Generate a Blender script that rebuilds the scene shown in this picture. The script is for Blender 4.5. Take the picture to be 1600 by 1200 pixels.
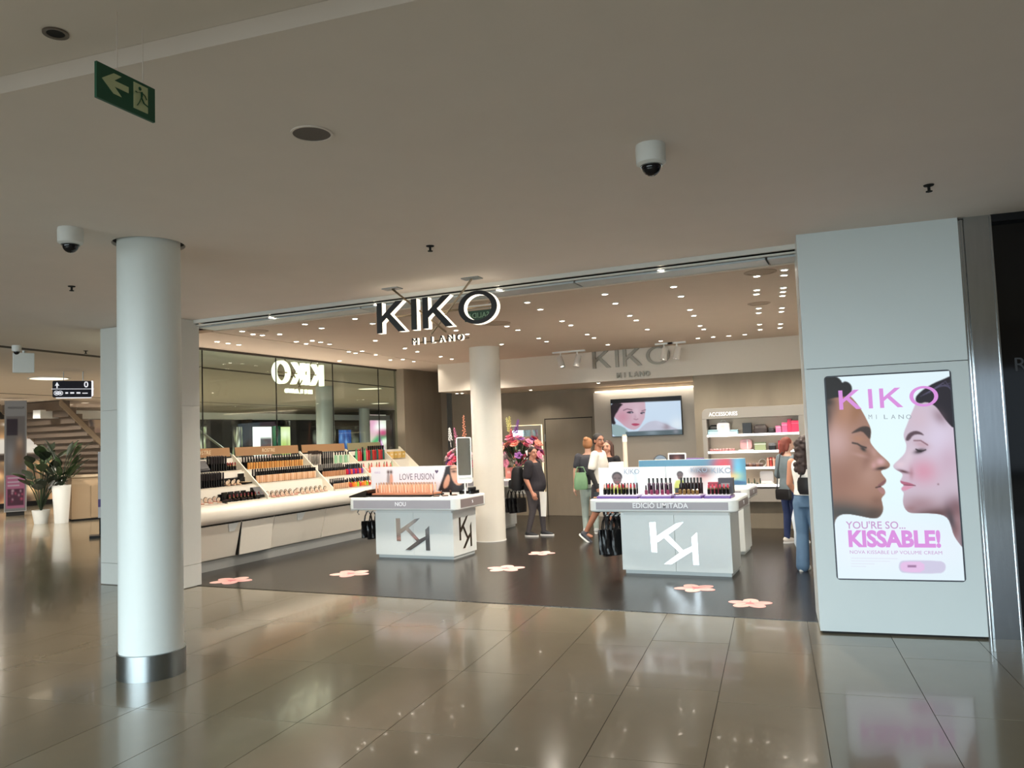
import bpy, bmesh, math, random
import numpy as np
from mathutils import Vector, Matrix
R = math.radians
random.seed(7)
for o in list(bpy.data.objects): bpy.data.objects.remove(o)
scene = bpy.context.scene
col = scene.collection

# ------------------------------------------------------------------ camera
# world: storefront floor edge is y=0, x to the right, y into the shop
CAM = Vector((0.0, -7.68, 1.75)); FPX = 1243.7
_ro, _pi, _ya = R(-2.119), R(3.80), R(24.46)
_f = Vector((-math.sin(_ya)*math.cos(_pi), math.cos(_ya)*math.cos(_pi), math.sin(_pi)))
_r0 = Vector((math.cos(_ya), math.sin(_ya), 0)); _u0 = _r0.cross(_f)
_r = math.cos(_ro)*_r0 + math.sin(_ro)*_u0; _u = -math.sin(_ro)*_r0 + math.cos(_ro)*_u0
cam = bpy.data.cameras.new('camera'); cam.sensor_width = 36; cam.lens = FPX/1600*36; cam.clip_end = 200
camo = bpy.data.objects.new('camera', cam); col.objects.link(camo)
camo.matrix_world = Matrix(((_r.x, _u.x, -_f.x, CAM.x), (_r.y, _u.y, -_f.y, CAM.y), (_r.z, _u.z, -_f.z, CAM.z), (0, 0, 0, 1)))
scene.camera = camo
def ray(x, y): return (x-800)/FPX*_r - (y-600)/FPX*_u + _f
def gz(x, y, z=0.0): d = ray(x, y); return CAM + d*((z-CAM.z)/d.z)
def gy(x, y, Y): d = ray(x, y); return CAM + d*((Y-CAM.y)/d.y)
def gx(x, y, X): d = ray(x, y); return CAM + d*((X-CAM.x)/d.x)

# ------------------------------------------------------------------ mall grid (turned 6.4 degrees against the shop)
MA = R(6.4); MC, MS = math.cos(MA), math.sin(MA)
def m2w(u, v, z=0.0): return Vector((u*MC - v*MS, u*MS + v*MC, z))
def w2m(p): return (p[0]*MC + p[1]*MS, -p[0]*MS + p[1]*MC)

# ------------------------------------------------------------------ world and large lights
scene.view_settings.view_transform = 'Standard'; scene.view_settings.look = 'None'
scene.view_settings.gamma = 1.0; scene.view_settings.use_curve_mapping = False
scene.view_settings.exposure = 0.0
world = bpy.data.worlds.new('world'); scene.world = world; world.use_nodes = True
bg = world.node_tree.nodes['Background']; bg.inputs[0].default_value = (0.72, 0.86, 1.0, 1); bg.inputs[1].default_value = 0.6
def area(name, loc, target, sx, sy, power, color, spread=180):
    l = bpy.data.lights.new(name, 'AREA'); l.shape = 'RECTANGLE'; l.size = sx; l.size_y = sy; l.energy = power; l.color = color
    l.spread = R(spread)
    o = bpy.data.objects.new(name, l); col.objects.link(o); o.location = loc
    o.rotation_euler = (Vector(target)-Vector(loc)).to_track_quat('-Z', 'Y').to_euler(); return o
# the glazed atrium front behind the photographer, a little to the left
_a = m2w(-8, -19, 4.6); _t = m2w(-5.0, 0, 3.6)
area('atrium_daylight', _a, _t, 22, 6.6, 7100, (0.80, 0.95, 1.0))
def spot(loc, target, power, color, angle=100, blend=0.8, r=0.04):
    l = bpy.data.lights.new('spot', 'SPOT'); l.energy = power; l.color = color; l.spot_size = R(angle); l.spot_blend = blend; l.shadow_soft_size = r
    o = bpy.data.objects.new('spot', l); col.objects.link(o); o.location = loc
    o.rotation_euler = (Vector(target)-Vector(loc)).to_track_quat('-Z', 'Y').to_euler(); return o
WARM = (1.0, 0.91, 0.79)

# ------------------------------------------------------------------ materials
MATS = {}
def s2l(c):
    c = np.asarray(c, float)/255.0
    return np.where(c <= .04045, c/12.92, ((c+.055)/1.055)**2.4)
def mat(name, rgb=(200, 200, 200), rough=.5, metal=0.0, emit=0.0, emit_rgb=None, noise=0.0, nscale=20.0, bump=0.0, spec=.5, alpha=1.0, trans=0.0, stretch=None, rnd=0.0, coat=0.0):
    if name in MATS: return MATS[name]
    m = bpy.data.materials.new(name); m.use_nodes = True; nt = m.node_tree; N = nt.nodes; L = nt.links
    b = N['Principled BSDF']; c = tuple(s2l(rgb))+(1,)
    b.inputs['Roughness'].default_value = rough; b.inputs['Metallic'].default_value = metal
    b.inputs['Specular IOR Level'].default_value = spec; b.inputs['Alpha'].default_value = alpha
    b.inputs['Transmission Weight'].default_value = trans; b.inputs['Coat Weight'].default_value = coat
    tc = N.new('ShaderNodeTexCoord'); nz = N.new('ShaderNodeTexNoise'); nz.inputs['Scale'].default_value = nscale; nz.inputs['Detail'].default_value = 4
    mp = N.new('ShaderNodeMapping'); L.new(tc.outputs['Object'], mp.inputs[0]); L.new(mp.outputs[0], nz.inputs['Vector'])
    if stretch: mp.inputs['Scale'].default_value = stretch[:3]; mp.inputs['Rotation'].default_value = (0, 0, stretch[3] if len(stretch) > 3 else 0)
    n = max(noise, 0.015)
    mx = N.new('ShaderNodeMix'); mx.data_type = 'RGBA'
    mx.inputs[6].default_value = tuple(max(0, v*(1-n)) for v in c[:3])+(1,); mx.inputs[7].default_value = tuple(min(1, v*(1+n)) for v in c[:3])+(1,)
    L.new(nz.outputs['Fac'], mx.inputs[0]); out = mx.outputs[2]
    if rnd > 0:
        oi = N.new('ShaderNodeObjectInfo'); hs = N.new('ShaderNodeHueSaturation'); mr = N.new('ShaderNodeMapRange')
        mr.inputs[3].default_value = 1-rnd; mr.inputs[4].default_value = 1+rnd
        L.new(oi.outputs['Random'], mr.inputs[0]); L.new(mr.outputs[0], hs.inputs['Value']); L.new(out, hs.inputs['Color']); out = hs.outputs[0]
    L.new(out, b.inputs['Base Color'])
    if emit > 0:
        b.inputs['Emission Color'].default_value = tuple(s2l(emit_rgb or rgb))+(1,); b.inputs['Emission Strength'].default_value = emit
    if bump > 0:
        bp = N.new('ShaderNodeBump'); bp.inputs['Strength'].default_value = bump; bp.inputs['Distance'].default_value = .01
        L.new(nz.outputs['Fac'], bp.inputs['Height']); L.new(bp.outputs[0], b.inputs['Normal'])
    MATS[name] = m; return m
def glassmat(name, tint=(235, 245, 240), boost=1.0):
    if name in MATS: return MATS[name]
    m = bpy.data.materials.new(name); m.use_nodes = True; nt = m.node_tree; N = nt.nodes; L = nt.links
    N.remove(N['Principled BSDF']); o = N['Material Output']
    t = N.new('ShaderNodeBsdfTransparent'); t.inputs[0].default_value = tuple(s2l(tint))+(1,)
    g = N.new('ShaderNodeBsdfGlossy'); g.inputs['Roughness'].default_value = 0.0
    ge = N.new('ShaderNodeNewGeometry'); dt = N.new('ShaderNodeVectorMath'); dt.operation = 'DOT_PRODUCT'; L.new(ge.outputs['Normal'], dt.inputs[0]); L.new(ge.outputs['Incoming'], dt.inputs[1])
    def mth(op, a_, b_=None):
        q = N.new('ShaderNodeMath'); q.operation = op
        for i_, v_ in enumerate((a_, b_)):
            if v_ is None: continue
            if isinstance(v_, float): q.inputs[i_].default_value = v_
            else: L.new(v_, q.inputs[i_])
        return q.outputs[0]
    ab = mth('ABSOLUTE', dt.outputs['Value']); sch = mth('ADD', mth('MULTIPLY', mth('POWER', mth('SUBTRACT', 1.0, ab), 5.0), .96), .04)   # Schlick reflectance of glass
    mu = N.new('ShaderNodeMath'); mu.operation = 'MULTIPLY'; mu.use_clamp = True; mu.inputs[1].default_value = boost
    mx = N.new('ShaderNodeMixShader'); L.new(sch, mu.inputs[0]); L.new(mu.outputs[0], mx.inputs[0])
    L.new(t.outputs[0], mx.inputs[1]); L.new(g.outputs[0], mx.inputs[2]); L.new(mx.outputs[0], o.inputs[0])
    MATS[name] = m; return m
def picmat(name, emit=0.0, rough=.3):
    if name in MATS: return MATS[name]
    m = bpy.data.materials.new(name); m.use_nodes = True; nt = m.node_tree; N = nt.nodes; L = nt.links
    b = N['Principled BSDF']; a = N.new('ShaderNodeAttribute'); a.attribute_name = 'print'
    b.inputs['Roughness'].default_value = rough
    if emit > 0:
        b.inputs['Base Color'].default_value = (.02, .02, .02, 1); b.inputs['Specular IOR Level'].default_value = .12
        L.new(a.outputs['Color'], b.inputs['Emission Color']); b.inputs['Emission Strength'].default_value = emit
    else: L.new(a.outputs['Color'], b.inputs['Base Color'])
    MATS[name] = m; return m

# ------------------------------------------------------------------ mesh helpers
class MB:
    def __init__(s): s.v = []; s.f = []
    def add(s, vs, fs):
        n = len(s.v); s.v += [tuple(v) for v in vs]; s.f += [tuple(i+n for i in f) for f in fs]; return s
    def box(s, x0, x1, y0, y1, z0, z1):
        return s.add([(x0,y0,z0),(x1,y0,z0),(x1,y1,z0),(x0,y1,z0),(x0,y0,z1),(x1,y0,z1),(x1,y1,z1),(x0,y1,z1)],
                     [(0,3,2,1),(4,5,6,7),(0,1,5,4),(1,2,6,5),(2,3,7,6),(3,0,4,7)])
    def prism(s, pts, a, b, plane='xy'):
        n = len(pts)
        def P(p, t): return {'xy': (p[0], p[1], t), 'xz': (p[0], t, p[1]), 'yz': (t, p[0], p[1])}[plane]
        vs = [P(p, a) for p in pts]+[P(p, b) for p in pts]
        fs = [tuple(range(n))[::-1], tuple(range(n, 2*n))]+[(i, (i+1) % n, n+(i+1) % n, n+i) for i in range(n)]
        if plane == 'xz': fs = [f[::-1] for f in fs]
        return s.add(vs, fs)
    def loft(s, rings, cap=True):
        n = len(rings[0]); vs = [p for r in rings for p in r]; fs = []
        for k in range(len(rings)-1):
            for i in range(n):
                j = (i+1) % n; fs.append((k*n+i, k*n+j, (k+1)*n+j, (k+1)*n+i))
        if cap: fs += [tuple(range(n))[::-1], tuple(range((len(rings)-1)*n, len(rings)*n))]
        return s.add(vs, fs)
    def lathe(s, prof, c=(0, 0, 0), n=24, sx=1, sy=1):
        if len(prof) == 4 and prof[0][0] > .001 and abs(prof[0][0]-prof[-1][0]) < .0016:   # a ring: close the section instead of capping it
            rg = [[(c[0]+r*sx*math.cos(2*math.pi*i/n), c[1]+r*sy*math.sin(2*math.pi*i/n), c[2]+z) for i in range(n)] for r, z in prof]; return s.loft(rg+[rg[0]], False)
        return s.loft([[(c[0]+r*sx*math.cos(2*math.pi*i/n), c[1]+r*sy*math.sin(2*math.pi*i/n), c[2]+z) for i in range(n)] for r, z in prof])
    def tube(s, pts, rad, n=8, flat=1.0):
        pts = [Vector(p) for p in pts]; rings = []
        rad = rad if isinstance(rad, (list, tuple)) else [rad]*len(pts)
        ref = None
        for i, p in enumerate(pts):
            d = (pts[min(i+1, len(pts)-1)]-pts[max(i-1, 0)]); d = d.normalized() if d.length > 1e-9 else Vector((0, 0, 1))
            if ref is None: ref = Vector((0, 0, 1)) if abs(d.z) < .9 else Vector((1, 0, 0))
            a = d.cross(ref)
            if a.length < 1e-6: ref = Vector((0, 1, 0)); a = d.cross(ref)
            a.normalize(); b = d.cross(a).normalized(); ref = -b if False else ref
            rings.append([p+rad[i]*(math.cos(2*math.pi*k/n)*a+flat*math.sin(2*math.pi*k/n)*b) for k in range(n)])
        return s.loft(rings)
    def ball(s, c, r, n=12, m=8):
        r = r if isinstance(r, (tuple, list)) else (r, r, r); c = Vector(c)
        rings = []
        for k in range(1, m):
            t = math.pi*k/m
            rings.append([(c.x+r[0]*math.sin(t)*math.cos(2*math.pi*i/n), c.y+r[1]*math.sin(t)*math.sin(2*math.pi*i/n), c.z-r[2]*math.cos(t)) for i in range(n)])
        b = len(s.v); s.loft(rings, cap=False); e = len(s.v)
        s.v += [(c.x, c.y, c.z-r[2]), (c.x, c.y, c.z+r[2])]
        for i in range(n):
            j = (i+1) % n; s.f.append((b+j, b+i, e)); s.f.append((e-n+i, e-n+j, e+1))
        return s
    def capsule(s, p, q, ra, rb, n=12):
        p = Vector(p); q = Vector(q); d = q-p; L = max(d.length, 1e-6); d = d/L
        pts = []; rad = []
        for t in (-90, -60, -30): pts.append(p+d*ra*math.sin(R(t))); rad.append(max(ra*math.cos(R(t)), ra*.02))
        pts.append(p); rad.append(ra); pts.append(q); rad.append(rb)
        for t in (30, 60, 90): pts.append(q+d*rb*math.sin(R(t))); rad.append(max(rb*math.cos(R(t)), rb*.02))
        ref = Vector((0, 0, 1)) if abs(d.z) < .9 else Vector((1, 0, 0)); a = d.cross(ref).normalized(); b = d.cross(a)
        return s.loft([[pt+r*(math.cos(2*math.pi*k/n)*a+math.sin(2*math.pi*k/n)*b) for k in range(n)] for pt, r in zip(pts, rad)])
    def xf(s, M, i0=0):
        for i in range(i0, len(s.v)): s.v[i] = tuple(M @ Vector(s.v[i]))
        return s
    def mesh(s, name, m=None, smooth=False):
        me = bpy.data.meshes.new(name); me.from_pydata([tuple(v) for v in s.v], [], s.f); me.update()
        if m: me.materials.append(m)
        bm = bmesh.new(); bm.from_mesh(me); bmesh.ops.recalc_face_normals(bm, faces=bm.faces); bm.to_mesh(me); bm.free()
        if smooth:
            for p in me.polygons: p.use_smooth = True
            try: me.set_sharp_from_angle(angle=R(40))
            except Exception: pass
        return me
    def build(s, name, m=None, parent=None, smooth=False, loc=None, bevel=0.0):
        o = bpy.data.objects.new(name, s.mesh(name, m, smooth)); col.objects.link(o)
        if parent is not None: o.parent = parent
        if loc is not None: o.location = loc
        if bevel > 0:
            bv = o.modifiers.new('bevel', 'BEVEL'); bv.width = bevel; bv.segments = 2; bv.limit_method = 'ANGLE'
        return o
def link(name, me, parent=None, loc=(0, 0, 0), rz=0.0):
    o = bpy.data.objects.new(name, me); col.objects.link(o); o.location = loc; o.rotation_euler = (0, 0, rz)
    if parent is not None: o.parent = parent
    return o
def tag(o, label=None, cat=None, group=None, kind=None):
    if label: o['label'] = label
    if cat: o['category'] = cat
    if group: o['group'] = group
    if kind: o['kind'] = kind
    return o
def thing(name, label, cat, loc=(0, 0, 0), rz=0.0, group=None):
    o = bpy.data.objects.new(name, None); col.objects.link(o); o.location = loc; o.rotation_euler = (0, 0, rz); o.empty_display_size = .1
    return tag(o, label, cat, group)
def struct(o, label=None): o['kind'] = 'structure'; (label and o.__setitem__('label', label)); return o
def copy_tree(o, parent=None):
    c = o.copy(); col.objects.link(c)
    if parent is not None: c.parent = parent
    for ch in list(o.children): copy_tree(ch, c)
    return c
def rrect(x0, x1, y0, y1, r, n=6, corners=(1, 1, 1, 1)):
    pts = []
    for (cx, cy, a0, on) in ((x1-r, y0+r, -90, corners[0]), (x1-r, y1-r, 0, corners[1]), (x0+r, y1-r, 90, corners[2]), (x0+r, y0+r, 180, corners[3])):
        if on: pts += [(cx+r*math.cos(R(a0+90*k/n)), cy+r*math.sin(R(a0+90*k/n))) for k in range(n+1)]
        else: pts.append((cx+(r if a0 in (-90, 0) else -r), cy+(r if a0 in (0, 90) else -r)))
    return pts
def text_mb(t, size, depth=.004, bold=0.0, spacing=1.0, align='CENTER'):
    c = bpy.data.curves.new('text', 'FONT'); c.body = t; c.size = size; c.extrude = depth/2; c.align_x = align; c.align_y = 'CENTER'; c.offset = bold; c.space_character = spacing; c.resolution_u = 3
    o = bpy.data.objects.new('text', c); col.objects.link(o); dg = bpy.context.evaluated_depsgraph_get()
    me = o.evaluated_get(dg).to_mesh(); mb = MB()
    mb.add([tuple(v.co) for v in me.vertices], [tuple(p.vertices) for p in me.polygons])
    o.evaluated_get(dg).to_mesh_clear(); bpy.data.objects.remove(o); bpy.data.curves.remove(c); return mb
FRONT = Matrix.Rotation(R(90), 4, 'X')          # text plane xy -> xz facing -y
def text(t, size, M, m, parent=None, name='lettering', width=None, depth=.004, bold=0.0, spacing=1.0, align='CENTER'):
    mb = text_mb(t, size, depth, bold, spacing, align)
    if width:
        xs = [v[0] for v in mb.v]; k = width/(max(xs)-min(xs)); mb.xf(Matrix.Diagonal((k, 1, 1, 1)))
    mb.xf(M); return mb.build(name, m, parent)
# the shop's letter shapes (unit height)
def k_poly():
    return [[(0, 0), (0, 1), (.17, 1), (.17, .548), (.64, 1), (.88, 1), (.45, .604), (.95, 0), (.72, 0), (.325, .489), (.17, .346), (.17, 0)]]
def letter(ch):
    if ch == 'K': return k_poly(), .95
    if ch == 'I': return [[(0, 0), (.17, 0), (.17, 1), (0, 1)]], .17
    n = 40; o = [(.56+.58*math.cos(2*math.pi*i/n), .5+.52*math.sin(2*math.pi*i/n)) for i in range(n)]
    q = [(.56+.42*math.cos(2*math.pi*i/n), .5+.40*math.sin(2*math.pi*i/n)) for i in range(n)]
    return [[o[i], o[(i+1) % n], q[(i+1) % n], q[i]] for i in range(n)], 1.14
def letter_mb(ch, h, x, z, y0, y1, sx=1.0):
    mb = MB(); polys, w = letter(ch)
    for p in polys: mb.prism([(x+a*h*sx, z+b*h) for a, b in p], y0, y1, 'xz')
    return mb, w*h*sx
# ------------------------------------------------------------------ common materials
M_ceil = mat('ceiling_paint', (238, 226, 216), .9, noise=.03, nscale=3)
M_wallw = mat('white_lacquer', (226, 231, 230), .45, noise=.02)
M_steel = mat('brushed_steel', (150, 156, 158), .32, 1.0, noise=.12, nscale=6, stretch=(1, 1, .1))
M_polish = mat('polished_steel', (190, 195, 198), .12, 1.0, noise=.12, nscale=5, stretch=(6, 6, .5), bump=.06)
M_black = mat('black_plastic', (16, 15, 17), .4)
M_dark = mat('dark_gap', (18, 17, 16), .8)
M_white = mat('white_plastic', (232, 232, 228), .4)
M_kiosk = mat('kiosk_lacquer', (228, 232, 230), .32, coat=.2)
M_grey = mat('grey_paint', (150, 145, 140), .6)
M_conc = mat('plaster_concrete', (142, 130, 113), .75, noise=.22, nscale=1.6, bump=.1, stretch=(2.0, 2.0, .6))
M_mirror = mat('mirror', (225, 228, 228), .03, 1.0)
M_chrome = mat('chrome_film', (205, 205, 208), .10, 1.0)
M_tile = mat('limestone_tile', (130, 121, 103), .14, noise=.10, nscale=2.2, spec=.55, rnd=.06, coat=.15)
M_grout = mat('grout', (74, 66, 54), .9)
M_sfloor = mat('dark_wood_floor', (36, 31, 26), .24, noise=.6, nscale=1.6, stretch=(9, 1.2, 1, R(35)), bump=.15)
M_warmled = mat('warm_led', (255, 236, 208), .5, emit=1.6)
M_lens = mat('lamp_lens', (255, 240, 220), .4, emit=24.0)
M_led = mat('white_led', (250, 250, 255), .5, emit=2.4)

# ------------------------------------------------------------------ mall floor: base slab and tiles
def quad_box(mb, u0, u1, v0, v1, z0, z1):
    P = [m2w(u, v) for u, v in ((u0, v0), (u1, v0), (u1, v1), (u0, v1))]
    return mb.add([(p.x, p.y, z0) for p in P]+[(p.x, p.y, z1) for p in P], [(0,3,2,1),(4,5,6,7),(0,1,5,4),(1,2,6,5),(2,3,7,6),(3,0,4,7)])
mb = MB(); quad_box(mb, -34, 12, -24, 34, -.08, -.008)
floor = struct(mb.build('floor', M_grout)); floor['label'] = 'mall floor of large polished beige stone tiles'
TW = .63; tiles = []
offs = {0: -2.25, 1: -.80, 2: -2.25, 3: -1.94, 4: -2.23, -1: -1.93}
for k in range(-40, 14):
    u0 = -2.56+TW*k
    o = offs.get(k, -1.93 if k < 0 and k % 2 == 0 else -1.93+.62*(k % 3))
    if k < 0: o = -1.93 if k >= -6 else -1.93+.41*(k % 3)
    n0 = int(math.floor((-9-o)/1.24))
    for j in range(n0, n0+34):
        v0 = o+1.24*j
        c = m2w(u0+TW/2, v0+.62)
        if c.x > -9.0 and c.y > .8: continue
        if v0 > 26 or u0 < -27: continue
        tiles.append((u0, v0, c))
def tkey(t):
    d = t[2]-CAM; fw = d.dot(_f); x = d.dot(_r)/max(fw, .1); y = d.dot(_u)/max(fw, .1)
    vis = fw > .5 and abs(x) < .78 and abs(y) < .62
    return (0 if vis else 1, d.length)
tiles.sort(key=tkey)
g = .0022
tm = MB(); quad_box(tm, g, TW-g, g, 1.24-g, -.010, 0.0); tme = tm.mesh('tile', M_tile)
for (u0, v0, c) in tiles[:290]:
    p = m2w(u0, v0); link('tile', tme, floor, (p.x, p.y, random.uniform(-.0006, 0)))
tm = MB()
for (u0, v0, c) in tiles[290:]: quad_box(tm, u0+g, u0+TW-g, v0+g, v0+1.24-g, -.010, 0)
tag(tm.build('tiling', M_tile, floor), kind='stuff')

# ------------------------------------------------------------------ shop floor
struct(MB().box(-9.48, .35, 0, 8.6, -.006, .006).build('floor_shop', M_sfloor), 'dark wood-look floor of the shop')

# ------------------------------------------------------------------ ceilings
ZC, ZS = 3.42, 3.31
CC = Vector((-5.30, -3.07, 0)); CU, CV = w2m(CC)
def strip(mb, u0, u1, v0, v1, z): quad_box(mb, u0, u1, v0, v1, z, z+.05)
mb = MB(); h = .45
for (u0, u1, v0, v1) in ((-11.93, CU-h, -4.93, 34), (CU+h, 12, -4.93, 34), (CU-h, CU+h, -4.93, CV-h), (CU-h, CU+h, CV+h, 34), (-20.4, -12.10, -24, 34), (-30, -20.5, -24, 34)): strip(mb, u0, u1, v0, v1, ZC)
n = 64; ring = []; sq = []
for i in range(n):
    a = 2*math.pi*i/n; ca, sa = math.cos(a), math.sin(a); k = h/max(abs(ca), abs(sa))
    p = m2w(CU+.275*ca, CV+.275*sa, ZC); q = m2w(CU+k*ca, CV+k*sa, ZC); ring.append(p); sq.append(q)
mb.add(ring+sq, [(i, (i+1) % n, n+(i+1) % n, n+i) for i in range(n)])
mb.add(ring+[p+Vector((0, 0, .03)) for p in ring], [(i, (i+1) % n, n+(i+1) % n, n+i) for i in range(n)])
struct(mb.build('ceiling', M_ceil), 'plain matt mall ceiling over the walkway')
mb = MB(); mb.lathe([(.30, 0), (.30, .10), (.0, .10)], (CC.x, CC.y, ZC+.03), 48)
struct(mb.build('trim_1', M_dark), 'dark shadow gap where the column meets the ceiling')
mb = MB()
for (u0, u1) in ((-12.10, -11.93), (-20.5, -20.4)): quad_box(mb, u0-.01, u1+.01, -24, 34, ZC-.004, ZC+.02)  # flush strips, coloured dark to stand for the shade inside a slot
struct(mb.build('trim_2', mat('slot_brown', (72, 62, 52), .8)), 'flush dark strips imitating shaded slots in the side walkway ceiling')
mb = MB(); strip(mb, -11.9, 12, -10.5, -4.93, 3.50); quad_box(mb, -11.93, 12, -4.95, -4.93, ZC-.002, 3.499); quad_box(mb, -11.9, 12, -10.5, -10.3, 2.72, 3.50)  # the rear downstand is added out of view to shade the upper walls
struct(mb.build('ceiling_upper', M_ceil), 'raised ceiling strip nearer the viewer')
# shop ceiling with slot on the left
mb = MB(); mb.box(-8.05, .4, .36, 8.6, ZS, ZS+.04); mb.box(-9.5, -8.08, .36, 8.6, ZS, ZS+.04)
struct(mb.build('ceiling_shop', mat('shop_ceiling', (204, 184, 164), .85, noise=.03, nscale=3)), 'warm beige ceiling of the shop')
struct(MB().box(-8.08, -8.05, .36, 8.6, ZS+.03, ZS+.035).build('trim_3', M_dark), 'dark slot in the shop ceiling')
# head of the shop opening: white track and the pale plates behind it
mb = MB(); mb.box(-8.05, -.45, -.03, .005, 3.375, ZC); mb.box(-8.05, -.45, .005, .05, 3.345, 3.36)
hd = struct(mb.build('trim_4', mat('track_white', (214, 212, 204), .5)), 'white track along the head of the shop opening')
struct(MB().box(-8.05, -.45, .05, .36, 3.40, 3.42).build('trim_5', M_dark), 'dark cavity above the shutter plates')
for x0, x1 in ((-8.02, -5.46), (-5.44, -2.78), (-2.76, -.86), (-.84, -.46)):
    MB().box(x0, x1, .07, .36, 3.325, 3.345).build('shutter_plate', mat('shutter_metal', (176, 182, 182), .4, .2), hd)
# ------------------------------------------------------------------ walls
def panels(root_name, label, rects, m, gap=.003):
    r = None
    return r
# left wing: stacked white panels on a core
core = struct(MB().box(-9.48, -8.02, -.21, .05, 0, ZC).build('wall_left', M_grey), 'white panelled end wall left of the shop opening')
mw = mat('wing_lacquer', (206, 206, 200), .5)
for z0, z1 in ((0.01, .28), (.284, 2.30), (2.304, 3.415)):
    MB().box(-9.49, -8.0, -.23, .06, z0, z1).build('panel', mw, core)
# right wing, parallel to the mall grid
pw = gz(1282, 989); PU, PV = w2m(pw)
def mbox(mb, u0, u1, v0, v1, z0, z1): return quad_box(mb, u0, u1, v0, v1, z0, z1)
core = struct(mbox(MB(), PU+.02, PU+1.235, PV+.02, PV+.75, 0.0, ZC).build('wall_right', M_dark), 'pale grey panelled wall with the advertising screen right of the opening')
m = mat('panel_lacquer', (214, 221, 221), .38, noise=.02, nscale=2)
mbox(MB(), PU, PU+1.255, PV, PV+.02, .018, 2.235).build('panel', m, core)
mbox(MB(), PU, PU+1.255, PV, PV+.02, 2.241, ZC).build('panel', m, core)
mbox(MB(), PU, PU+.02, PV+.02, PV+.75, .018, ZC).build('panel', m, core)
# steel pilaster and dark shopfront on the far right
core = struct(mbox(MB(), PU+1.30, PU+1.50, PV+.02, PV+.5, 0, 3.42).build('trim_6', M_polish), 'polished steel pilaster at the right edge')
mbox(MB(), PU+1.262, PU+1.298, PV+.03, PV+.06, 0, 3.40).build('edge_strip', M_polish, core)
mbox(MB(), PU+1.278, PU+1.29, PV+.015, PV+.03, 0, 3.40).build('edge_strip', M_polish, core)
mbox(MB(), PU+1.488, PU+1.50, PV+.005, PV+.02, 0, 3.41).build('edge_strip', M_polish, core)
mbox(MB(), PU+1.30, PU+1.312, PV+.005, PV+.02, 0, 3.41).build('edge_strip', M_polish, core)
mg = mat('black_glass', (10, 10, 12), .06, spec=.5)
dk = struct(mbox(MB(), PU+1.52, PU+6, PV+.10, PV+.14, 0, 3.40).build('wall_right_shopfront', mg), 'black glass shopfront at the right edge')
mbox(MB(), PU+1.50, PU+6, PV+.02, PV+.10, 3.36, 3.42).build('rail', mat('dark_metal', (40, 40, 42), .35, .8), dk)
mbox(MB(), PU+1.50, PU+6, PV+.07, PV+.10, 0, .08).build('rail', mat('dark_metal'), dk)
_tM = Matrix.Translation(m2w(PU+1.60, PV+.097, 2.18)) @ Matrix.Rotation(MA, 4, 'Z') @ FRONT
text('RIT', .16, _tM, mat('dull_letters', (42, 42, 46), .5), dk, spacing=1.2, align='LEFT')
# shop back: side wall, back wall, recess soffit, fascia, right block
struct(MB().box(-9.5, -9.25, 7.0, 8.6, 0, ZS).build('wall_back_left', M_conc), 'grey plaster return wall at the back left')
wb = struct(MB().box(-9.5, -2.9, 8.6, 8.75, 0, ZS).build('wall_back', M_conc), 'grey plaster back wall of the shop')
struct(MB().box(-9.08, -8.96, 8.57, 8.6, 0, ZS).build('trim_7', M_steel), 'vertical steel strip on the back wall')
d = struct(MB().box(-6.63, -5.56, 8.585, 8.6, .01, 2.10).build('door_1', M_conc), 'flush plaster-faced door in the back wall')
MB().box(-6.65, -6.63, 8.588, 8.6, 0, 2.12).build('door_gap', M_dark, d); MB().box(-6.65, -5.54, 8.588, 8.6, 2.10, 2.12).build('door_gap', M_dark, d)
MB().box(-6.66, -6.64, 8.575, 8.59, 1.62, 1.78).build('hinge', M_steel, d)
fas = struct(MB().box(-8.25, .4, 6.75, 6.80, 2.735, ZS).build('wall_fascia', mat('fascia_paint', (216, 206, 192), .6)), 'pale fascia band over the back of the shop')
struct(MB().box(-8.25, -2.9, 6.80, 8.6, 2.735, 2.80).build('ceiling_recess', mat('soffit_paint', (214, 196, 172), .8)), 'low soffit behind the fascia')
struct(MB().box(-8.25, -8.20, 6.80, 8.6, 2.80, ZS).build('wall_fascia_side', M_wallw), 'side of the fascia box')
struct(MB().box(-2.98, .4, 6.80, 8.7, 0, 2.735).build('wall_back_right', M_conc), 'grey plaster block at the back right')
struct(MB().box(.35, .5, .4, 8.7, 0, ZS).build('wall_shop_right', M_wallw), 'right side wall of the shop')
tvp = struct(MB().box(-5.46, -2.98, 8.50, 8.6, 0, 2.62).build('wall_tv_panel', mat('panel_greige', (186, 176, 162), .6)), 'pale panel behind the television')
struct(MB().box(-5.44, -3.0, 8.53, 8.58, 2.62, 2.65).build('trim_8', M_warmled), 'lit cove along the top of the television panel')
# ------------------------------------------------------------------ glass side wall
mb = MB(); mb.box(-9.475, -9.425, .05, 7.0, 3.275, 3.305)
win = struct(mb.build('window_1', mat('glass_rail', (70, 66, 58), .5, .3)), 'clear glass side wall above the long counter')
js = [.05, 1.52, 3.19, 4.78, 6.32, 7.0]; M_glass = glassmat('clear_glass', (238, 246, 240), 1.25)
for a, b in zip(js, js[1:]): MB().box(-9.456, -9.444, a+.006, b-.006, .0, 3.275).build('pane', M_glass, win)
for a in js[1:-1]: MB().box(-9.458, -9.442, a-.006, a+.006, 0, 3.275).build('joint', M_dark, win)
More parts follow.
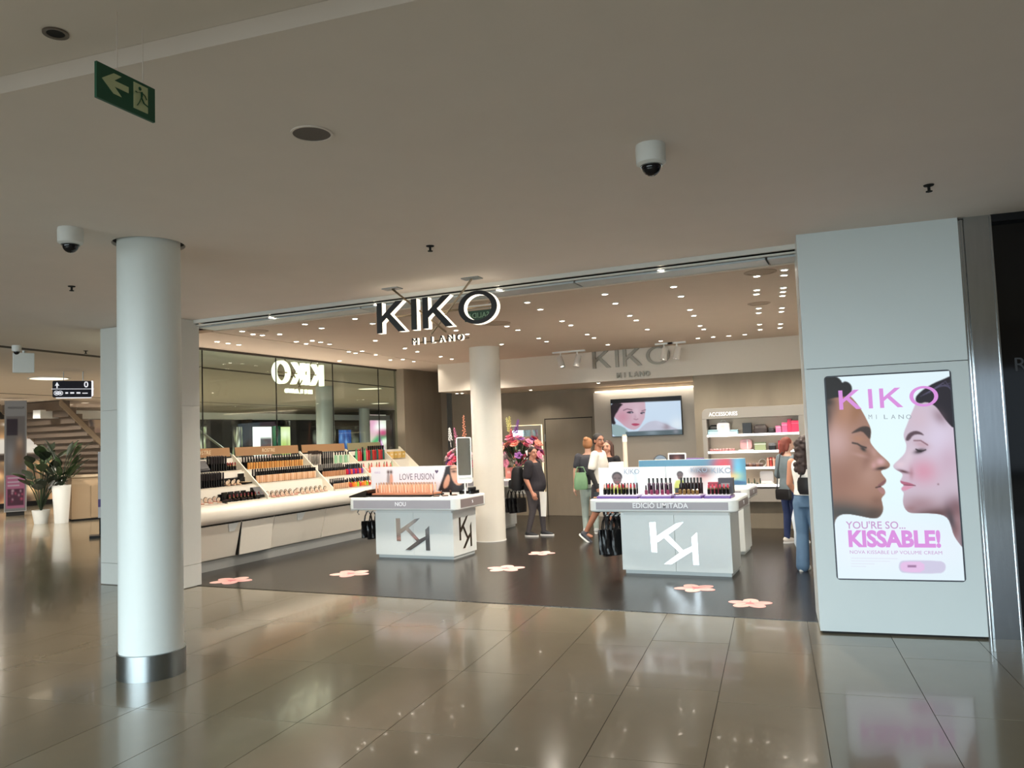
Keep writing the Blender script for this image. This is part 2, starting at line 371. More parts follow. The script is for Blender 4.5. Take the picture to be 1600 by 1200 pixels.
# ------------------------------------------------------------------ columns
c = thing('column', 'large white round column with steel collar on the mall floor', 'column', (CC.x, CC.y, 0))
MB().lathe([(.238, .19), (.238, ZC+.06)], n=64).build('shaft', mat('column_white', (228, 233, 230), .32), c, True)
MB().lathe([(.236, 0), (.252, 0), (.252, .19), (.236, .193)], n=64).build('base_collar', M_steel, c, True)
c = thing('column', 'plain white round column inside the shop beside the flowers', 'column', (-6.10, 4.62, .006))
MB().lathe([(.262, .012), (.262, ZS-.006)], n=64).build('shaft', mat('column_cream', (222, 217, 206), .5), c, True)
MB().lathe([(.27, 0), (.27, .014), (.26, .014)], n=64).build('base_ring', M_white, c, True)
# ------------------------------------------------------------------ side walkway beyond: far walls
struct(quad_box(MB(), -27.6, -27.3, -24, 34, 0, 3.6).build('wall_far_side', mat('far_wall', (92, 84, 74), .8)), 'dim far wall across the side walkway')
struct(quad_box(MB(), -28, -9.6, 31, 31.3, 0, 3.6).build('wall_far_end', mat('far_wall')), 'far end of the side walkway')
struct(quad_box(MB(), 9, 9.3, -24, 0, 0, 3.6).build('wall_mall_right', mat('far_wall')), 'mall wall far to the right')
# ------------------------------------------------------------------ shop lighting
area('counter_strip_light', (-8.35, 3.6, 3.27), (-9.0, 3.6, 1.2), .45, 6.2, 50, WARM, 150).rotation_euler = (0, R(14), 0)
for i, (x, y) in enumerate([(-7.2, 1.6), (-7.2, 3.8), (-7.2, 6.0), (-5.2, 1.4), (-4.6, 3.4), (-4.8, 5.6), (-3.0, 1.4), (-3.0, 3.4), (-3.0, 5.4), (-1.2, 1.4), (-1.2, 3.4), (-1.2, 5.4)]):
    spot((x, y, ZS-.03), (x, y, 0), 225, WARM, 140, .6, .08)
for x in (-7.6, -6.6, -4.2): spot((x, 8.0, 2.70), (x, 8.3, 0), 22, WARM, 120, .6)
area('tv_cove_light', (-4.2, 8.42, 2.70), (-4.2, 8.52, 1.5), 2.3, .06, 10, (1, .93, .82))
# spots added to brighten the side walkway, apart from its visible lamps
for u, v in ((-14, 9), (-14, 15), (-18, 6), (-18, 12), (-18, 19), (-23, 10), (-23, 16), (-23, 22), (-15, 24), (-24, 4)):
    p = m2w(u, v, ZC-.03); spot(p, p-Vector((0, 0, 1)), 820, (1, .92, .80), 165, .5, .12)
area('header_uplight', (-9.39, 3.6, 1.77), (-9.2, 3.6, 3.3), 6.3, .05, 40, WARM, 150)
def nth(i): return '%d%s' % (i, 'th' if 10 <= i % 100 <= 20 else {1: 'st', 2: 'nd', 3: 'rd'}.get(i % 10, 'th'))
# ------------------------------------------------------------------ painting of flat prints and screens (colour per vertex)
def homog(src, dst):
    A = []; b = []
    for (x, y), (X, Y) in zip(src, dst):
        A += [[x, y, 1, 0, 0, 0, -X*x, -X*y], [0, 0, 0, x, y, 1, -Y*x, -Y*y]]; b += [X, Y]
    h = np.linalg.solve(np.array(A, float), np.array(b, float)); return np.append(h, 1).reshape(3, 3)
class Paint:
    def __init__(s, nx, ny, corners=None, size=None, base=(235, 240, 245)):
        u, v = np.meshgrid(np.linspace(0, 1, nx+1), np.linspace(0, 1, ny+1)); s.nx, s.ny = nx, ny; s.u, s.v = u, v
        if corners:
            H = homog([(0, 0), (1, 0), (1, 1), (0, 1)], corners); w = H[2, 0]*u+H[2, 1]*v+H[2, 2]
            s.X = (H[0, 0]*u+H[0, 1]*v+H[0, 2])/w; s.Y = (H[1, 0]*u+H[1, 1]*v+H[1, 2])/w
        else: s.X = u*size[0]; s.Y = v*size[1]
        s.img = np.zeros(u.shape+(3,)); s.img[:] = base
    def mask(s, pts, soft=6.0, smooth=1):
        P = [np.array(p, float) for p in pts]
        for _ in range(smooth):
            Q = []
            for a, b in zip(P, P[1:]+P[:1]): Q += [a*.75+b*.25, a*.25+b*.75]
            P = Q
        ins = np.zeros(s.X.shape, bool); D = np.full(s.X.shape, 1e9)
        for a, b in zip(P, P[1:]+P[:1]):
            c = ((a[1] > s.Y) != (b[1] > s.Y)); dy = b[1]-a[1] if abs(b[1]-a[1]) > 1e-9 else 1e-9
            ins ^= c & (s.X < (b[0]-a[0])*(s.Y-a[1])/dy+a[0])
            d = b-a; L = max(d@d, 1e-9); t = np.clip(((s.X-a[0])*d[0]+(s.Y-a[1])*d[1])/L, 0, 1)
            D = np.minimum(D, np.hypot(s.X-a[0]-t*d[0], s.Y-a[1]-t*d[1]))
        return np.clip(.5+np.where(ins, D, -D)/soft, 0, 1)
    def fill(s, m, c, a=1.0): m = (m*a)[..., None]; s.img = s.img*(1-m)+np.array(c, float)*m; return s
    def poly(s, pts, c, soft=6.0, a=1.0, within=None, smooth=1):
        m = s.mask(pts, soft, smooth); m = m*within if within is not None else m; s.fill(m, c, a); return m
    def blob(s, cx, cy, rx, ry, c, a=1.0, ang=0.0, within=None):
        ca, sa = math.cos(R(ang)), math.sin(R(ang)); x, y = s.X-cx, s.Y-cy
        q = ((x*ca+y*sa)/rx)**2+((-x*sa+y*ca)/ry)**2; m = np.exp(-q)
        if within is not None: m = m*within
        return s.fill(m, c, a)
    def line(s, pts, w, c, a=1.0, within=None):
        D = np.full(s.X.shape, 1e9); pts = [np.array(p, float) for p in pts]
        for p, q in zip(pts, pts[1:]):
            d = q-p; L = max(d@d, 1e-9); t = np.clip(((s.X-p[0])*d[0]+(s.Y-p[1])*d[1])/L, 0, 1)
            D = np.minimum(D, np.hypot(s.X-p[0]-t*d[0], s.Y-p[1]-t*d[1]))
        m = np.clip(1.2-D/w, 0, 1); m = m*within if within is not None else m; return s.fill(m, c, a)
    def obj(s, name, m, parent, P00, PU, PV):
        """P00 top-left corner, PU vector along the top, PV vector down the side"""
        P00, PU, PV = np.array(P00), np.array(PU), np.array(PV)
        co = (P00+s.u[..., None]*PU+s.v[..., None]*PV).reshape(-1, 3); n = s.nx+1
        i = np.arange(s.ny)[:, None]*n+np.arange(s.nx)[None, :]
        F = np.stack([i, i+n, i+n+1, i+1], -1).reshape(-1, 4)
        me = bpy.data.meshes.new(name); me.from_pydata(co.tolist(), [], F.tolist()); me.update()
        at = me.color_attributes.new('print', 'FLOAT_COLOR', 'POINT')
        c = np.ones((co.shape[0], 4), np.float32); c[:, :3] = s2l(np.clip(s.img, 0, 255)).reshape(-1, 3); at.data.foreach_set('color', c.ravel())
        me.materials.append(m); o = bpy.data.objects.new(name, me); col.objects.link(o); o.parent = parent; return o

# ------------------------------------------------------------------ the advertising screen on the right wall
def gpanel(px, py, V):
    d = ray(px, py); nrm = Vector((-MS, MC, 0)); t = (V-CAM.dot(nrm))/d.dot(nrm); P = CAM+d*t; return w2m(P)[0], P.z
tl, tr, bl, br = gpanel(1290.5, 590, PV), gpanel(1484, 579.8, PV), gpanel(1308.5, 904, PV), gpanel(1505.7, 906.5, PV)
su0, su1, sz1, sz0 = (tl[0]+bl[0])/2, (tr[0]+br[0])/2, (tl[1]+tr[1])/2, (bl[1]+br[1])/2
scr = thing('advertising_screen', 'tall bright advertising screen with two faces in profile on the right wall', 'screen', m2w(su0, PV, sz0), MA)
SW, SH = su1-su0, sz1-sz0
fr = MB(); fr.prism(rrect(-.012, SW+.012, -.012, SH+.012, .03), -.006, -.0005, 'xz'); fr.build('frame', mat('screen_frame', (46, 48, 60), .4), scr)
P = Paint(190, 300, [(70, 135), (1360, 65), (1505, 2243), (190, 2228)], base=(226, 244, 252))
P.blob(750, 900, 500, 900, (232, 252, 255)); P.blob(800, 1900, 900, 300, (238, 244, 255), .8)
mf = P.poly([(320, 318), (372, 370), (430, 450), (472, 520), (507, 590), (532, 640), (544, 690), (540, 750), (530, 800), (560, 850), (620, 918), (690, 980), (738, 1028), (738, 1062), (702, 1088), (655, 1098), (642, 1115), (662, 1150), (700, 1195), (698, 1215), (690, 1235), (665, 1258), (640, 1268), (672, 1288), (688, 1320), (686, 1348), (655, 1380), (646, 1402), (656, 1440), (667, 1500), (655, 1548), (620, 1592), (570, 1604), (500, 1593), (400, 1572), (300, 1556), (225, 1562), (172, 1600), (150, 1680), (20, 1680), (20, 300), (200, 300)], (158, 118, 100), 7)
P.blob(180, 800, 180, 260, (206, 172, 170), .85, within=mf); P.blob(250, 480, 120, 180, (176, 128, 100), .8, within=mf); P.blob(400, 470, 60, 150, (150, 104, 72), .7, 20, mf)
P.blob(230, 1200, 220, 220, (150, 108, 92), .8, within=mf); P.blob(520, 1150, 120, 160, (184, 146, 132), .7, within=mf); P.blob(430, 1330, 160, 110, (168, 126, 108), .6, within=mf)
P.blob(300, 1560, 420, 120, (64, 66, 66), .95, 8, mf); P.blob(560, 1560, 120, 70, (74, 58, 50), .7, -20, mf); P.blob(600, 1420, 60, 50, (126, 90, 76), .6, within=mf)
P.blob(640, 1010, 50, 42, (222, 176, 182), .9, within=mf); P.blob(570, 1050, 30, 40, (206, 158, 158), .8, within=mf); P.blob(560, 900, 45, 70, (196, 156, 148), .8, -35, mf); P.blob(650, 1080, 60, 16, (52, 34, 32), .95, -8, mf); P.blob(500, 980, 40, 120, (138, 98, 86), .6, 20, mf)
P.blob(95, 470, 45, 170, (60, 48, 44), .8, within=mf); P.blob(150, 430, 60, 110, (110, 86, 78), .55, within=mf)
P.poly([(330, 720), (380, 680), (440, 645), (500, 640), (538, 660), (545, 720), (530, 780), (500, 745), (450, 690), (390, 705)], (58, 44, 40), 14, .95, mf)
P.blob(410, 770, 70, 34, (176, 130, 104), .8, 5, mf); P.line([(350, 815), (400, 825), (440, 850), (490, 865)], 12, (54, 42, 40), .9, mf); P.blob(460, 880, 34, 18, (40, 34, 34), .9, 35, mf); P.blob(430, 945, 80, 20, (190, 152, 146), .6, 15, mf)
P.poly([(600, 1265), (640, 1230), (690, 1195), (700, 1212), (668, 1255), (640, 1268)], (130, 84, 86), 10, .9, mf); P.poly([(600, 1270), (650, 1272), (690, 1310), (690, 1345), (650, 1350), (615, 1310)], (176, 128, 126), 10, .85, mf); P.line([(590, 1280), (640, 1268)], 9, (56, 34, 32), .9, mf)
P.poly([(20, 100), (180, 120), (230, 158), (245, 192), (270, 172), (312, 184), (342, 218), (348, 262), (332, 305), (318, 326), (250, 335), (150, 345), (60, 380), (20, 380)], (30, 26, 26), 14)
P.blob(90, 390, 60, 40, (44, 36, 34), .8)
wf = P.poly([(1015, 390), (990, 450), (950, 540), (920, 620), (890, 690), (880, 740), (895, 792), (912, 832), (905, 900), (880, 940), (830, 990), (776, 1038), (770, 1066), (800, 1096), (850, 1120), (872, 1145), (860, 1180), (840, 1210), (850, 1235), (886, 1252), (848, 1290), (860, 1312), (882, 1332), (872, 1390), (870, 1440), (890, 1500), (930, 1540), (1000, 1546), (1180, 1546), (1280, 1560), (1340, 1600), (1370, 1680), (1390, 1760), (1430, 1830), (1490, 1905), (1560, 1960), (1560, 380), (1200, 380)], (206, 190, 206), 7)
P.blob(1250, 780, 180, 260, (220, 208, 230), .9, within=wf); P.blob(1040, 560, 110, 120, (210, 188, 202), .8, within=wf); P.blob(1090, 1110, 150, 130, (214, 150, 172), .85, within=wf); P.blob(1350, 1000, 120, 160, (200, 170, 190), .7, within=wf)
P.blob(1050, 1450, 200, 90, (164, 130, 138), .8, within=wf); P.blob(1180, 1560, 330, 70, (92, 62, 62), .95, -8, wf); P.blob(1420, 1480, 120, 120, (120, 88, 96), .8, within=wf); P.blob(1420, 1720, 60, 200, (150, 110, 112), .9, 10, wf); P.blob(1370, 1620, 40, 120, (66, 56, 62), .8, -15, wf); P.blob(1500, 1850, 50, 200, (80, 60, 64), .7, within=wf); P.blob(950, 1500, 70, 40, (150, 112, 116), .7, within=wf)
P.blob(850, 1040, 60, 40, (232, 206, 218), .8, within=wf); P.blob(930, 960, 50, 110, (222, 204, 216), .8, 25, wf); P.blob(880, 1112, 60, 14, (86, 52, 58), .9, 14, wf); P.blob(960, 1130, 22, 60, (170, 120, 132), .6, within=wf)
P.poly([(905, 760), (935, 712), (1000, 686), (1060, 700), (1100, 738), (1040, 722), (980, 732), (940, 790), (905, 792)], (78, 56, 66), 14, .9, wf); P.blob(1070, 830, 80, 36, (196, 160, 172), .8, 15, wf); P.line([(990, 790), (1060, 790), (1130, 835)], 10, (126, 88, 98), .8, wf); P.blob(1045, 900, 50, 22, (40, 28, 34), .95, -15, wf); P.line([(1010, 880), (1060, 905), (1110, 885)], 9, (40, 28, 34), .9, wf)
P.poly([(842, 1205), (870, 1215), (940, 1228), (1010, 1258), (930, 1256), (880, 1252), (850, 1235)], (176, 96, 122), 8, .95, wf); P.poly([(886, 1256), (1000, 1262), (940, 1290), (880, 1318), (848, 1290)], (218, 150, 176), 8, .9, wf); P.line([(870, 1252), (1000, 1258)], 6, (110, 50, 66), .9, wf); P.blob(1238, 1243, 9, 9, (120, 84, 92), .8, within=wf)
hm = P.poly([(1620, 20), (1360, 122), (1300, 150), (1200, 190), (1100, 250), (1040, 300), (1008, 340), (1012, 388), (1060, 405), (1120, 385), (1200, 420), (1240, 460), (1280, 520), (1330, 590), (1400, 665), (1620, 700)], (36, 30, 40), 10)
for k in range(5): P.line([(1060+30*k, 330-12*k), (1200+30*k, 250-20*k), (1400, 180-10*k+40*k)], 6, (96, 92, 122), .55, hm)
P.blob(1260, 540, 60, 90, (120, 90, 100), .5, -40, wf)
P.poly([(820, 2100), (835, 2050), (880, 2035), (1250, 2038), (1300, 2060), (1312, 2100), (1300, 2145), (1250, 2172), (880, 2170), (835, 2150)], (206, 200, 226), 10, .9)
P.poly([(838, 2100), (850, 2062), (900, 2048), (1090, 2048), (1090, 2160), (900, 2158), (850, 2140)], (232, 192, 232), 10, .9); P.poly([(915, 2085), (1005, 2085), (1005, 2108), (915, 2108)], (150, 110, 150), 6, .9, smooth=0)
for k, w in enumerate((480, 400, 240, 150)): P.line([(330, 2015+28*k), (330+w, 2017+28*k)], 4, (214, 206, 226), .6)
P.obj('picture', picmat('screen_picture', .98), scr, (0, -.0075, SH), (SW, 0, 0), (0, 0, -SH))
def zuv(x, y):
    Hm = homog([(70, 135), (1360, 65), (1505, 2243), (190, 2228)], [(0, 0), (1, 0), (1, 1), (0, 1)]); w = Hm @ np.array([x, y, 1.0]); return w[0]/w[2]*SW, SH*(1-w[1]/w[2])
M_pink = mat('screen_pink', (60, 30, 60), .6, emit=.95, emit_rgb=(222, 152, 226), spec=.1); M_pale = mat('screen_lilac', (60, 50, 60), .6, emit=.95, emit_rgb=(204, 164, 210), spec=.1); M_pgrey = mat('screen_grey', (50, 54, 56), .6, spec=.1, emit=.95, emit_rgb=(160, 170, 180))
x, z = zuv(215, 470); x2, z2 = zuv(1250, 420); hh = zuv(230, 265)[1]-zuv(250, 465)[1]
tot = .95+.17+.95+1.14; gap = .30; sx = (x2-x)/(hh*(tot+gap*3)); xx = x
for ch in 'KIKO':
    mb, w = letter_mb(ch, hh, xx, z, -.0095, -.0085, sx); mb.build('letter_'+ch.lower(), M_pink, scr); xx += w+gap*hh*sx
def stext(t, xa, xb, y, hpx, m, bold=0.0):
    a, zz = zuv(xa, y); b, _ = zuv(xb, y); hgt = zuv(xa, y-hpx)[1]-zz
    text(t, hgt*1.38, Matrix.Translation(((a+b)/2, -.009, zz+hgt*.5)) @ FRONT, m, scr, width=b-a, depth=.001, bold=bold)
[stext(ch, 520+78*i, (556, 610, 716, 800, 886, 965)[i] if ch != 'I' else 604, 570, 48, M_pgrey) for i, ch in enumerate('MILANO')]; stext("YOU'RE SO...", 280, 900, 1716, 78, M_pale, .001); stext('KISSABLE!', 305, 1265, 1905, 165, M_pink, .008); stext('NOVA KISSABLE LIP VOLUME CREAM', 315, 1275, 1972, 36, M_pale)

# ------------------------------------------------------------------ television on the back panel
tv = thing('television', 'wall television showing a close-up of a face on the back panel', 'television', (-5.06, 8.44, 1.68))
TWd, TH = 1.47, .77
MB().box(-.012, TWd+.012, -.0, .055, -.012, TH+.012).build('casing', M_black, tv, bevel=.004)
P = Paint(120, 64, [(172, 160), (1405, 103), (1445, 800), (190, 828)], base=(206, 226, 246))
P.blob(1350, 620, 120, 120, (228, 240, 250)); P.poly([(640, 740), (760, 620), (850, 560), (980, 545), (1100, 590), (1300, 680), (1440, 740), (1440, 800), (600, 800)], (196, 198, 216), 20); P.blob(1150, 660, 70, 50, (140, 120, 130), .9, 30); P.blob(1060, 610, 120, 40, (206, 208, 226), .7, 30)
f = P.poly([(300, 160), (775, 160), (782, 300), (790, 360), (775, 420), (770, 500), (730, 570), (690, 640), (640, 690), (560, 715), (430, 660), (330, 560), (230, 480), (190, 380), (220, 300)], (208, 172, 188), 14)
P.blob(380, 470, 110, 110, (206, 140, 160), .7, within=f); P.blob(620, 380, 60, 120, (224, 200, 212), .7, within=f); P.blob(560, 260, 180, 50, (212, 184, 196), .7, within=f)
P.poly([(160, 200), (400, 230), (330, 290), (290, 370), (250, 420), (220, 500), (260, 600), (190, 620), (160, 500)], (36, 26, 34), 20); P.poly([(172, 600), (300, 610), (460, 700), (480, 828), (172, 828)], (150, 176, 178), 20, .95)
P.poly([(440, 390), (500, 366), (560, 372), (575, 400), (520, 410), (470, 402)], (40, 30, 50), 10, .95); P.poly([(680, 410), (720, 384), (770, 382), (770, 404), (720, 424)], (40, 30, 50), 10, .95); P.blob(535, 395, 14, 12, (220, 214, 230), .9); P.blob(742, 404, 12, 10, (220, 214, 230), .9)
P.line([(395, 350), (460, 325), (545, 345)], 12, (110, 80, 96), .85); P.line([(720, 365), (785, 345)], 11, (110, 80, 96), .85); P.line([(580, 510), (620, 525), (650, 510)], 10, (140, 96, 112), .7); P.blob(600, 470, 24, 60, (190, 150, 168), .5)
P.poly([(520, 605), (570, 590), (620, 590), (690, 605), (640, 635), (580, 638)], (176, 56, 92), 10, .95)
P.poly([(160, 140), (1420, 80), (1420, 180), (160, 225)], (8, 8, 12), 8, smooth=0); P.poly([(430, 745), (1450, 712), (1450, 820), (430, 835)], (74, 92, 98), 14, .9, smooth=0); P.blob(900, 770, 120, 40, (150, 166, 178), .7); P.blob(1330, 750, 50, 40, (150, 150, 160), .8)
P.obj('picture', picmat('tv_picture', .9), tv, (0, -.002, TH), (TWd, 0, 0), (0, 0, -TH))

# ------------------------------------------------------------------ hanging shop sign: KIKO over MILANO
sy = -.42
a = gy(588, 475, sy); b = gy(776, 478, sy); zb = gy(592, 521, sy).z; zt = gy(588, 474, sy).z; hgt = zt-zb
sign = thing('hanging_sign', 'large black hanging sign lettering over the shop opening', 'sign', (a.x, sy, zb-.35))
M_face = mat('sign_face_black', (14, 11, 13), .35); M_side = mat('sign_side_glow', (255, 246, 226), .5, emit=1.6)
tot = .95+.17+.95+1.14; W = b.x-a.x; gap = .2; sx = W/(hgt*(tot+3*gap)); xx = 0
for ch in 'KIKO':
    mb, w = letter_mb(ch, hgt, xx, .35, .012, .085, sx); o = mb.build('letter_'+ch.lower(), M_side, sign)
    mb, _ = letter_mb(ch, hgt, xx, .35, 0, .012, sx); mb.build('face', M_face, o); xx += w+gap*hgt*sx
mw = gy(725, 525, sy).x-gy(641, 538, sy).x
for i, ch in enumerate('MILANO'):
    cx = gy(641, 538, sy).x-a.x+mw*(i+.5)/6
    t = text_mb(ch, .10, .012, 0).xf(Matrix.Translation((cx, .006, .222)) @ FRONT); t.build('face', M_face, text(ch, .10, Matrix.Translation((cx, .032, .222)) @ FRONT, M_side, sign, 'letter_'+ch.lower(), depth=.036, bold=0))
M_rod = mat('sign_rod', (120, 104, 84), .4, .7)
pl = [gz(622, 453, ZC), gz(745, 437, ZC)]; zr = zb-.35
lo = [gy(697, 532, sy+.06), gy(672, 528, sy+.06)]
for k, p in enumerate(pl):
    q = Vector((p.x-a.x, .06, ZC-zr)); MB().box(q.x-.10, q.x+.10, .0, .12, ZC-zr-.012, ZC-zr-.0005).build('ceiling_plate', M_steel, sign)
    e = Vector((lo[k].x-a.x, .075+.012*k, .30)); MB().tube([q-Vector((0, 0, .01)), e], .011, 8).build('rod', M_rod, sign)
MB().tube([(.12, .10, .53), (W-.1, .10, .53)], .011, 8).build('crossbar', M_rod, sign); MB().tube([(.42, .10, .222), (W-.38, .10, .222)], .008, 8).build('crossbar', M_rod, sign)

# second hanging sign outside the glass, facing the side walkway, seen from behind
XS = -9.86; ya, yb = gx(423, 585, XS).y, gx(500, 585, XS).y; zb2, zt2 = gx(490, 603, XS).z, gx(490, 570, XS).z; h2 = zt2-zb2; W2 = yb-ya
sg2 = thing('hanging_sign', 'glowing reversed sign lettering seen from behind through the glass', 'sign', (XS, yb, zb2-.3), R(-90))
sx2 = W2/(h2*(tot+3*.2)); xx = 0
for ch in 'KIKO':
    mb, w = letter_mb(ch, h2, xx, .3, .012, .10, sx2); o = mb.build('letter_'+ch.lower(), M_side, sg2); mb, _ = letter_mb(ch, h2, xx, .3, 0, .012, sx2); mb.build('face', M_face, o); xx += w+.2*h2*sx2
for i, ch in enumerate('MILANO'):
    cx = W2*(.22+.56*(i+.5)/6); text(ch, .115, Matrix.Translation((cx, .05, .17)) @ FRONT, M_side, sg2, 'letter_'+ch.lower(), depth=.06, bold=.0012)
for x, e in ((W2*.18, W2*.52), (W2*.82, W2*.48)):
    MB().box(x-.1, x+.1, -.02, .12, ZC-(zb2-.3)-.012, ZC-(zb2-.3)-.0005).build('ceiling_plate', M_steel, sg2); MB().tube([(x, .05, ZC-(zb2-.3)-.01), (e, .07, .25)], .011, 8).build('rod', mat('sign_rod', (120, 104, 84), .4, .7), sg2)
MB().tube([(.1, .06, .3+h2*.5), (W2-.1, .06, .3+h2*.5)], .011, 8).build('crossbar', mat('sign_rod'), sg2)

# ------------------------------------------------------------------ grey lettering on the fascia
ws = thing('wall_sign', 'grey metal lettering mounted on the pale fascia at the back', 'sign', (0, 6.75, 0))
M_gl = mat('grey_letters', (128, 118, 104), .35, .5)
a = gy(927, 594, 6.735); b = gy(1048, 577, 6.735); zb = gy(930, 576, 6.735).z; zt = gy(928, 549, 6.735).z; hgt = zt-zb; W = b.x-a.x; sx = W/(hgt*(tot+3*.22)); xx = a.x
for ch in 'KIKO':
    mb, w = letter_mb(ch, hgt, xx, zb, -.03, -.001, sx); mb.build('letter_'+ch.lower(), M_gl, ws); xx += w+.22*hgt*sx
a2, b2 = gy(963, 588, 6.735), gy(1016, 583, 6.735)
for i, ch in enumerate('MILANO'):
    text(ch, .125, Matrix.Translation((a2.x+(b2.x-a2.x)*(i+.5)/6, -.015, (a2.z+b2.z)/2)) @ FRONT, M_gl, ws, 'letter_'+ch.lower(), depth=.025, bold=.006)

# ------------------------------------------------------------------ fixtures on the mall ceiling
def ceil_at(px, py, z=ZC): return gz(px, py, z)
# exit sign
e0, e1 = gz(151, 93, 3.26), gz(242, 138, 3.26)
ex = thing('exit_sign', 'green emergency exit sign with arrow hanging from the ceiling, top left', 'sign', e0, math.atan2(e1.y-e0.y, e1.x-e0.x))
EW = (e1-e0).length; EH = EW*.52
M_egreen = mat('exit_green', (24, 84, 58), .5); M_epale = mat('exit_pale', (196, 206, 160), .5)
MB().box(0, EW, 0, .012, -EH, -.004).build('plate', M_egreen, ex)
[MB().tube([(EW*q, .006, -.01), (EW*q, .006, 3.50-e0.z)], .0022, 6).build('rod', M_ceil, ex) for q in (.35, .8)]
k = EW
MB().prism([(.08*k, -.22*k), (.27*k, -.08*k), (.40*k, -.08*k), (.28*k, -.18*k), (.52*k, -.18*k), (.52*k, -.265*k), (.28*k, -.265*k), (.40*k, -.37*k), (.27*k, -.37*k)], -.003, 0, 'xz').build('arrow', M_epale, ex)
dr = MB().box(.61*k, .86*k, -.003, 0, -.44*k, -.06*k).build('doorway', M_epale, ex)
mb = MB()
for pts, w in (([(.735, -.17), (.735, -.25)], .030), ([(.735, -.165), (.66, -.20), (.63, -.19)], .014), ([(.735, -.17), (.80, -.20), (.83, -.25)], .014), ([(.735, -.25), (.70, -.33), (.66, -.39)], .019), ([(.735, -.25), (.78, -.32), (.86, -.345)], .019)):
    mb.tube([(x*k, -.004, z*k) for x, z in pts], w*k, 6, .15)
mb.ball((.715*k, -.004, -.125*k), (.028*k, .002, .028*k), 10, 6); mb.build('running_figure', M_egreen, dr)
# dome cameras
def dome_camera(p, label, s=1.0):
    t = thing('dome_camera', label, 'camera', (p.x, p.y, ZC), 0, 'dome cameras on the mall ceiling')
    MB().lathe([(.085*s, 0), (.088*s, -.02*s), (.086*s, -.11*s), (.06*s, -.125*s), (.0, -.125*s)][::-1], n=28).build('housing', M_white, t, True)
    MB().ball((0, 0, -.125*s), (.056*s, .056*s, .06*s), 20, 10).build('dome', mat('dome_black', (20, 18, 24), .08), t, True)
    MB().lathe([(.058*s, -.128*s), (.064*s, -.128*s), (.064*s, -.12*s), (.058*s, -.12*s)], n=24).build('ring', M_steel, t, True)
dome_camera(gz(1016, 227, ZC), 'white dome camera on the ceiling, right of the centre'); dome_camera(gz(110, 357, ZC), 'white dome camera on the ceiling left of the large column'); dome_camera(gz(26, 540, ZC), 'white dome camera on the far left ceiling above a white box', .75)
p = gz(487, 208, ZC); t = thing('ceiling_speaker', 'round flush loudspeaker grille in the mall ceiling', 'speaker', (p.x, p.y, ZC))
MB().lathe([(.10, -.001), (.112, -.001), (.112, -.008), (.10, -.008)], n=40).build('rim', M_ceil, t, True); MB().lathe([(0, -.001), (.10, -.001), (.10, -.005), (0, -.006)], n=40).build('grille', mat('speaker_grille', (112, 102, 96), .8, noise=.2, nscale=300), t, True)
p = gz(87, 51, 3.50); t = thing('recessed_lamp', 'dark unlit recessed lamp in the raised ceiling strip, top left', 'lamp', (p.x, p.y, 3.50))
MB().lathe([(.035, -.001), (.05, -.001), (.05, -.008), (.035, -.006)], n=28).build('rim', mat('lamp_rim', (120, 108, 98), .5), t, True); MB().lathe([(0, -.001), (.037, -.001), (.037, -.004), (0, -.003)], n=28).build('lens', M_dark, t)
for (px, py, lb) in ((672, 384, 'small black sprinkler on the ceiling above the hanging sign'), (112, 447, 'small black sprinkler on the ceiling left of the large column'), (1451, 289, 'small black sprinkler on the ceiling above the advertising screen'), (134, 548, 'small black sprinkler on the ceiling above the dark hanging signboard')):
    p = gz(px, py, ZC); t = thing('sprinkler', lb, 'sprinkler', (p.x, p.y, ZC), 0, 'sprinklers in the mall ceiling')
    MB().lathe([(.0, -.001), (.036, -.001), (.032, -.008), (.0, -.01)], n=16).build('rose', M_dark, t, True); MB().lathe([(0, -.05), (.022, -.05), (.022, -.044), (.01, -.04), (.01, -.008), (0, -.006)], n=12).build('head', M_dark, t, True)
# ------------------------------------------------------------------ downlights in the shop ceiling
c5 = [(83,320),(153,358),(505,275),(562,325),(878,235),(918,287),(967,360),(988,392),(640,392),(675,417),(272,421),(320,444),(145,515),(32,470),(188,533),(408,494),(445,513),(520,550),(735,467),(1022,447),(1042,466),(1010,515),(1093,508),(1178,502),(1265,495),(808,530),(1330,177),(1330,253),(1328,275),(1340,352),(1340,377),(1345,440),(1348,468),(1480,110),(1480,143),(1478,172),(1475,240),(1472,262),(1470,284),(1467,350),(1464,370),(1460,437),(1455,458)]
c6 = [(303,422),(355,436),(400,441),(483,436),(605,388),(685,407),(845,362),(930,385),(943,467),(563,472),(640,467),(610,482),(680,474),(723,484),(815,520),(848,527),(880,517),(945,535),(1015,560),(1075,557),(1128,568),(1085,504),(1145,520),(1257,544),(1310,556),(1330,418),(1385,436),(1575,398),(1550,485),(1225,600),(943,597),(235,480),(183,472),(287,487),(770,565)]
DL = [(800+x/3.478, 380+y/3.478) for x, y in c5]+[(280+x/3.077, 380+y/3.077) for x, y in c6]
rim = MB().lathe([(.03, 0), (.046, 0), (.044, -.006), (.031, -.008)], n=16).mesh('rim', M_white, True); lens = MB().lathe([(0, -.001), (.031, -.001), (.030, -.008), (0, -.010)], n=14).mesh('lens', M_lens, True)
DP = [gz(px, py, ZS) for px, py in DL]; DP = [p for p in DP if -9.35 < p.x < .3 and .42 < p.y < 6.7]; DP.sort(key=lambda p: p.y); k = 0; rown = 0
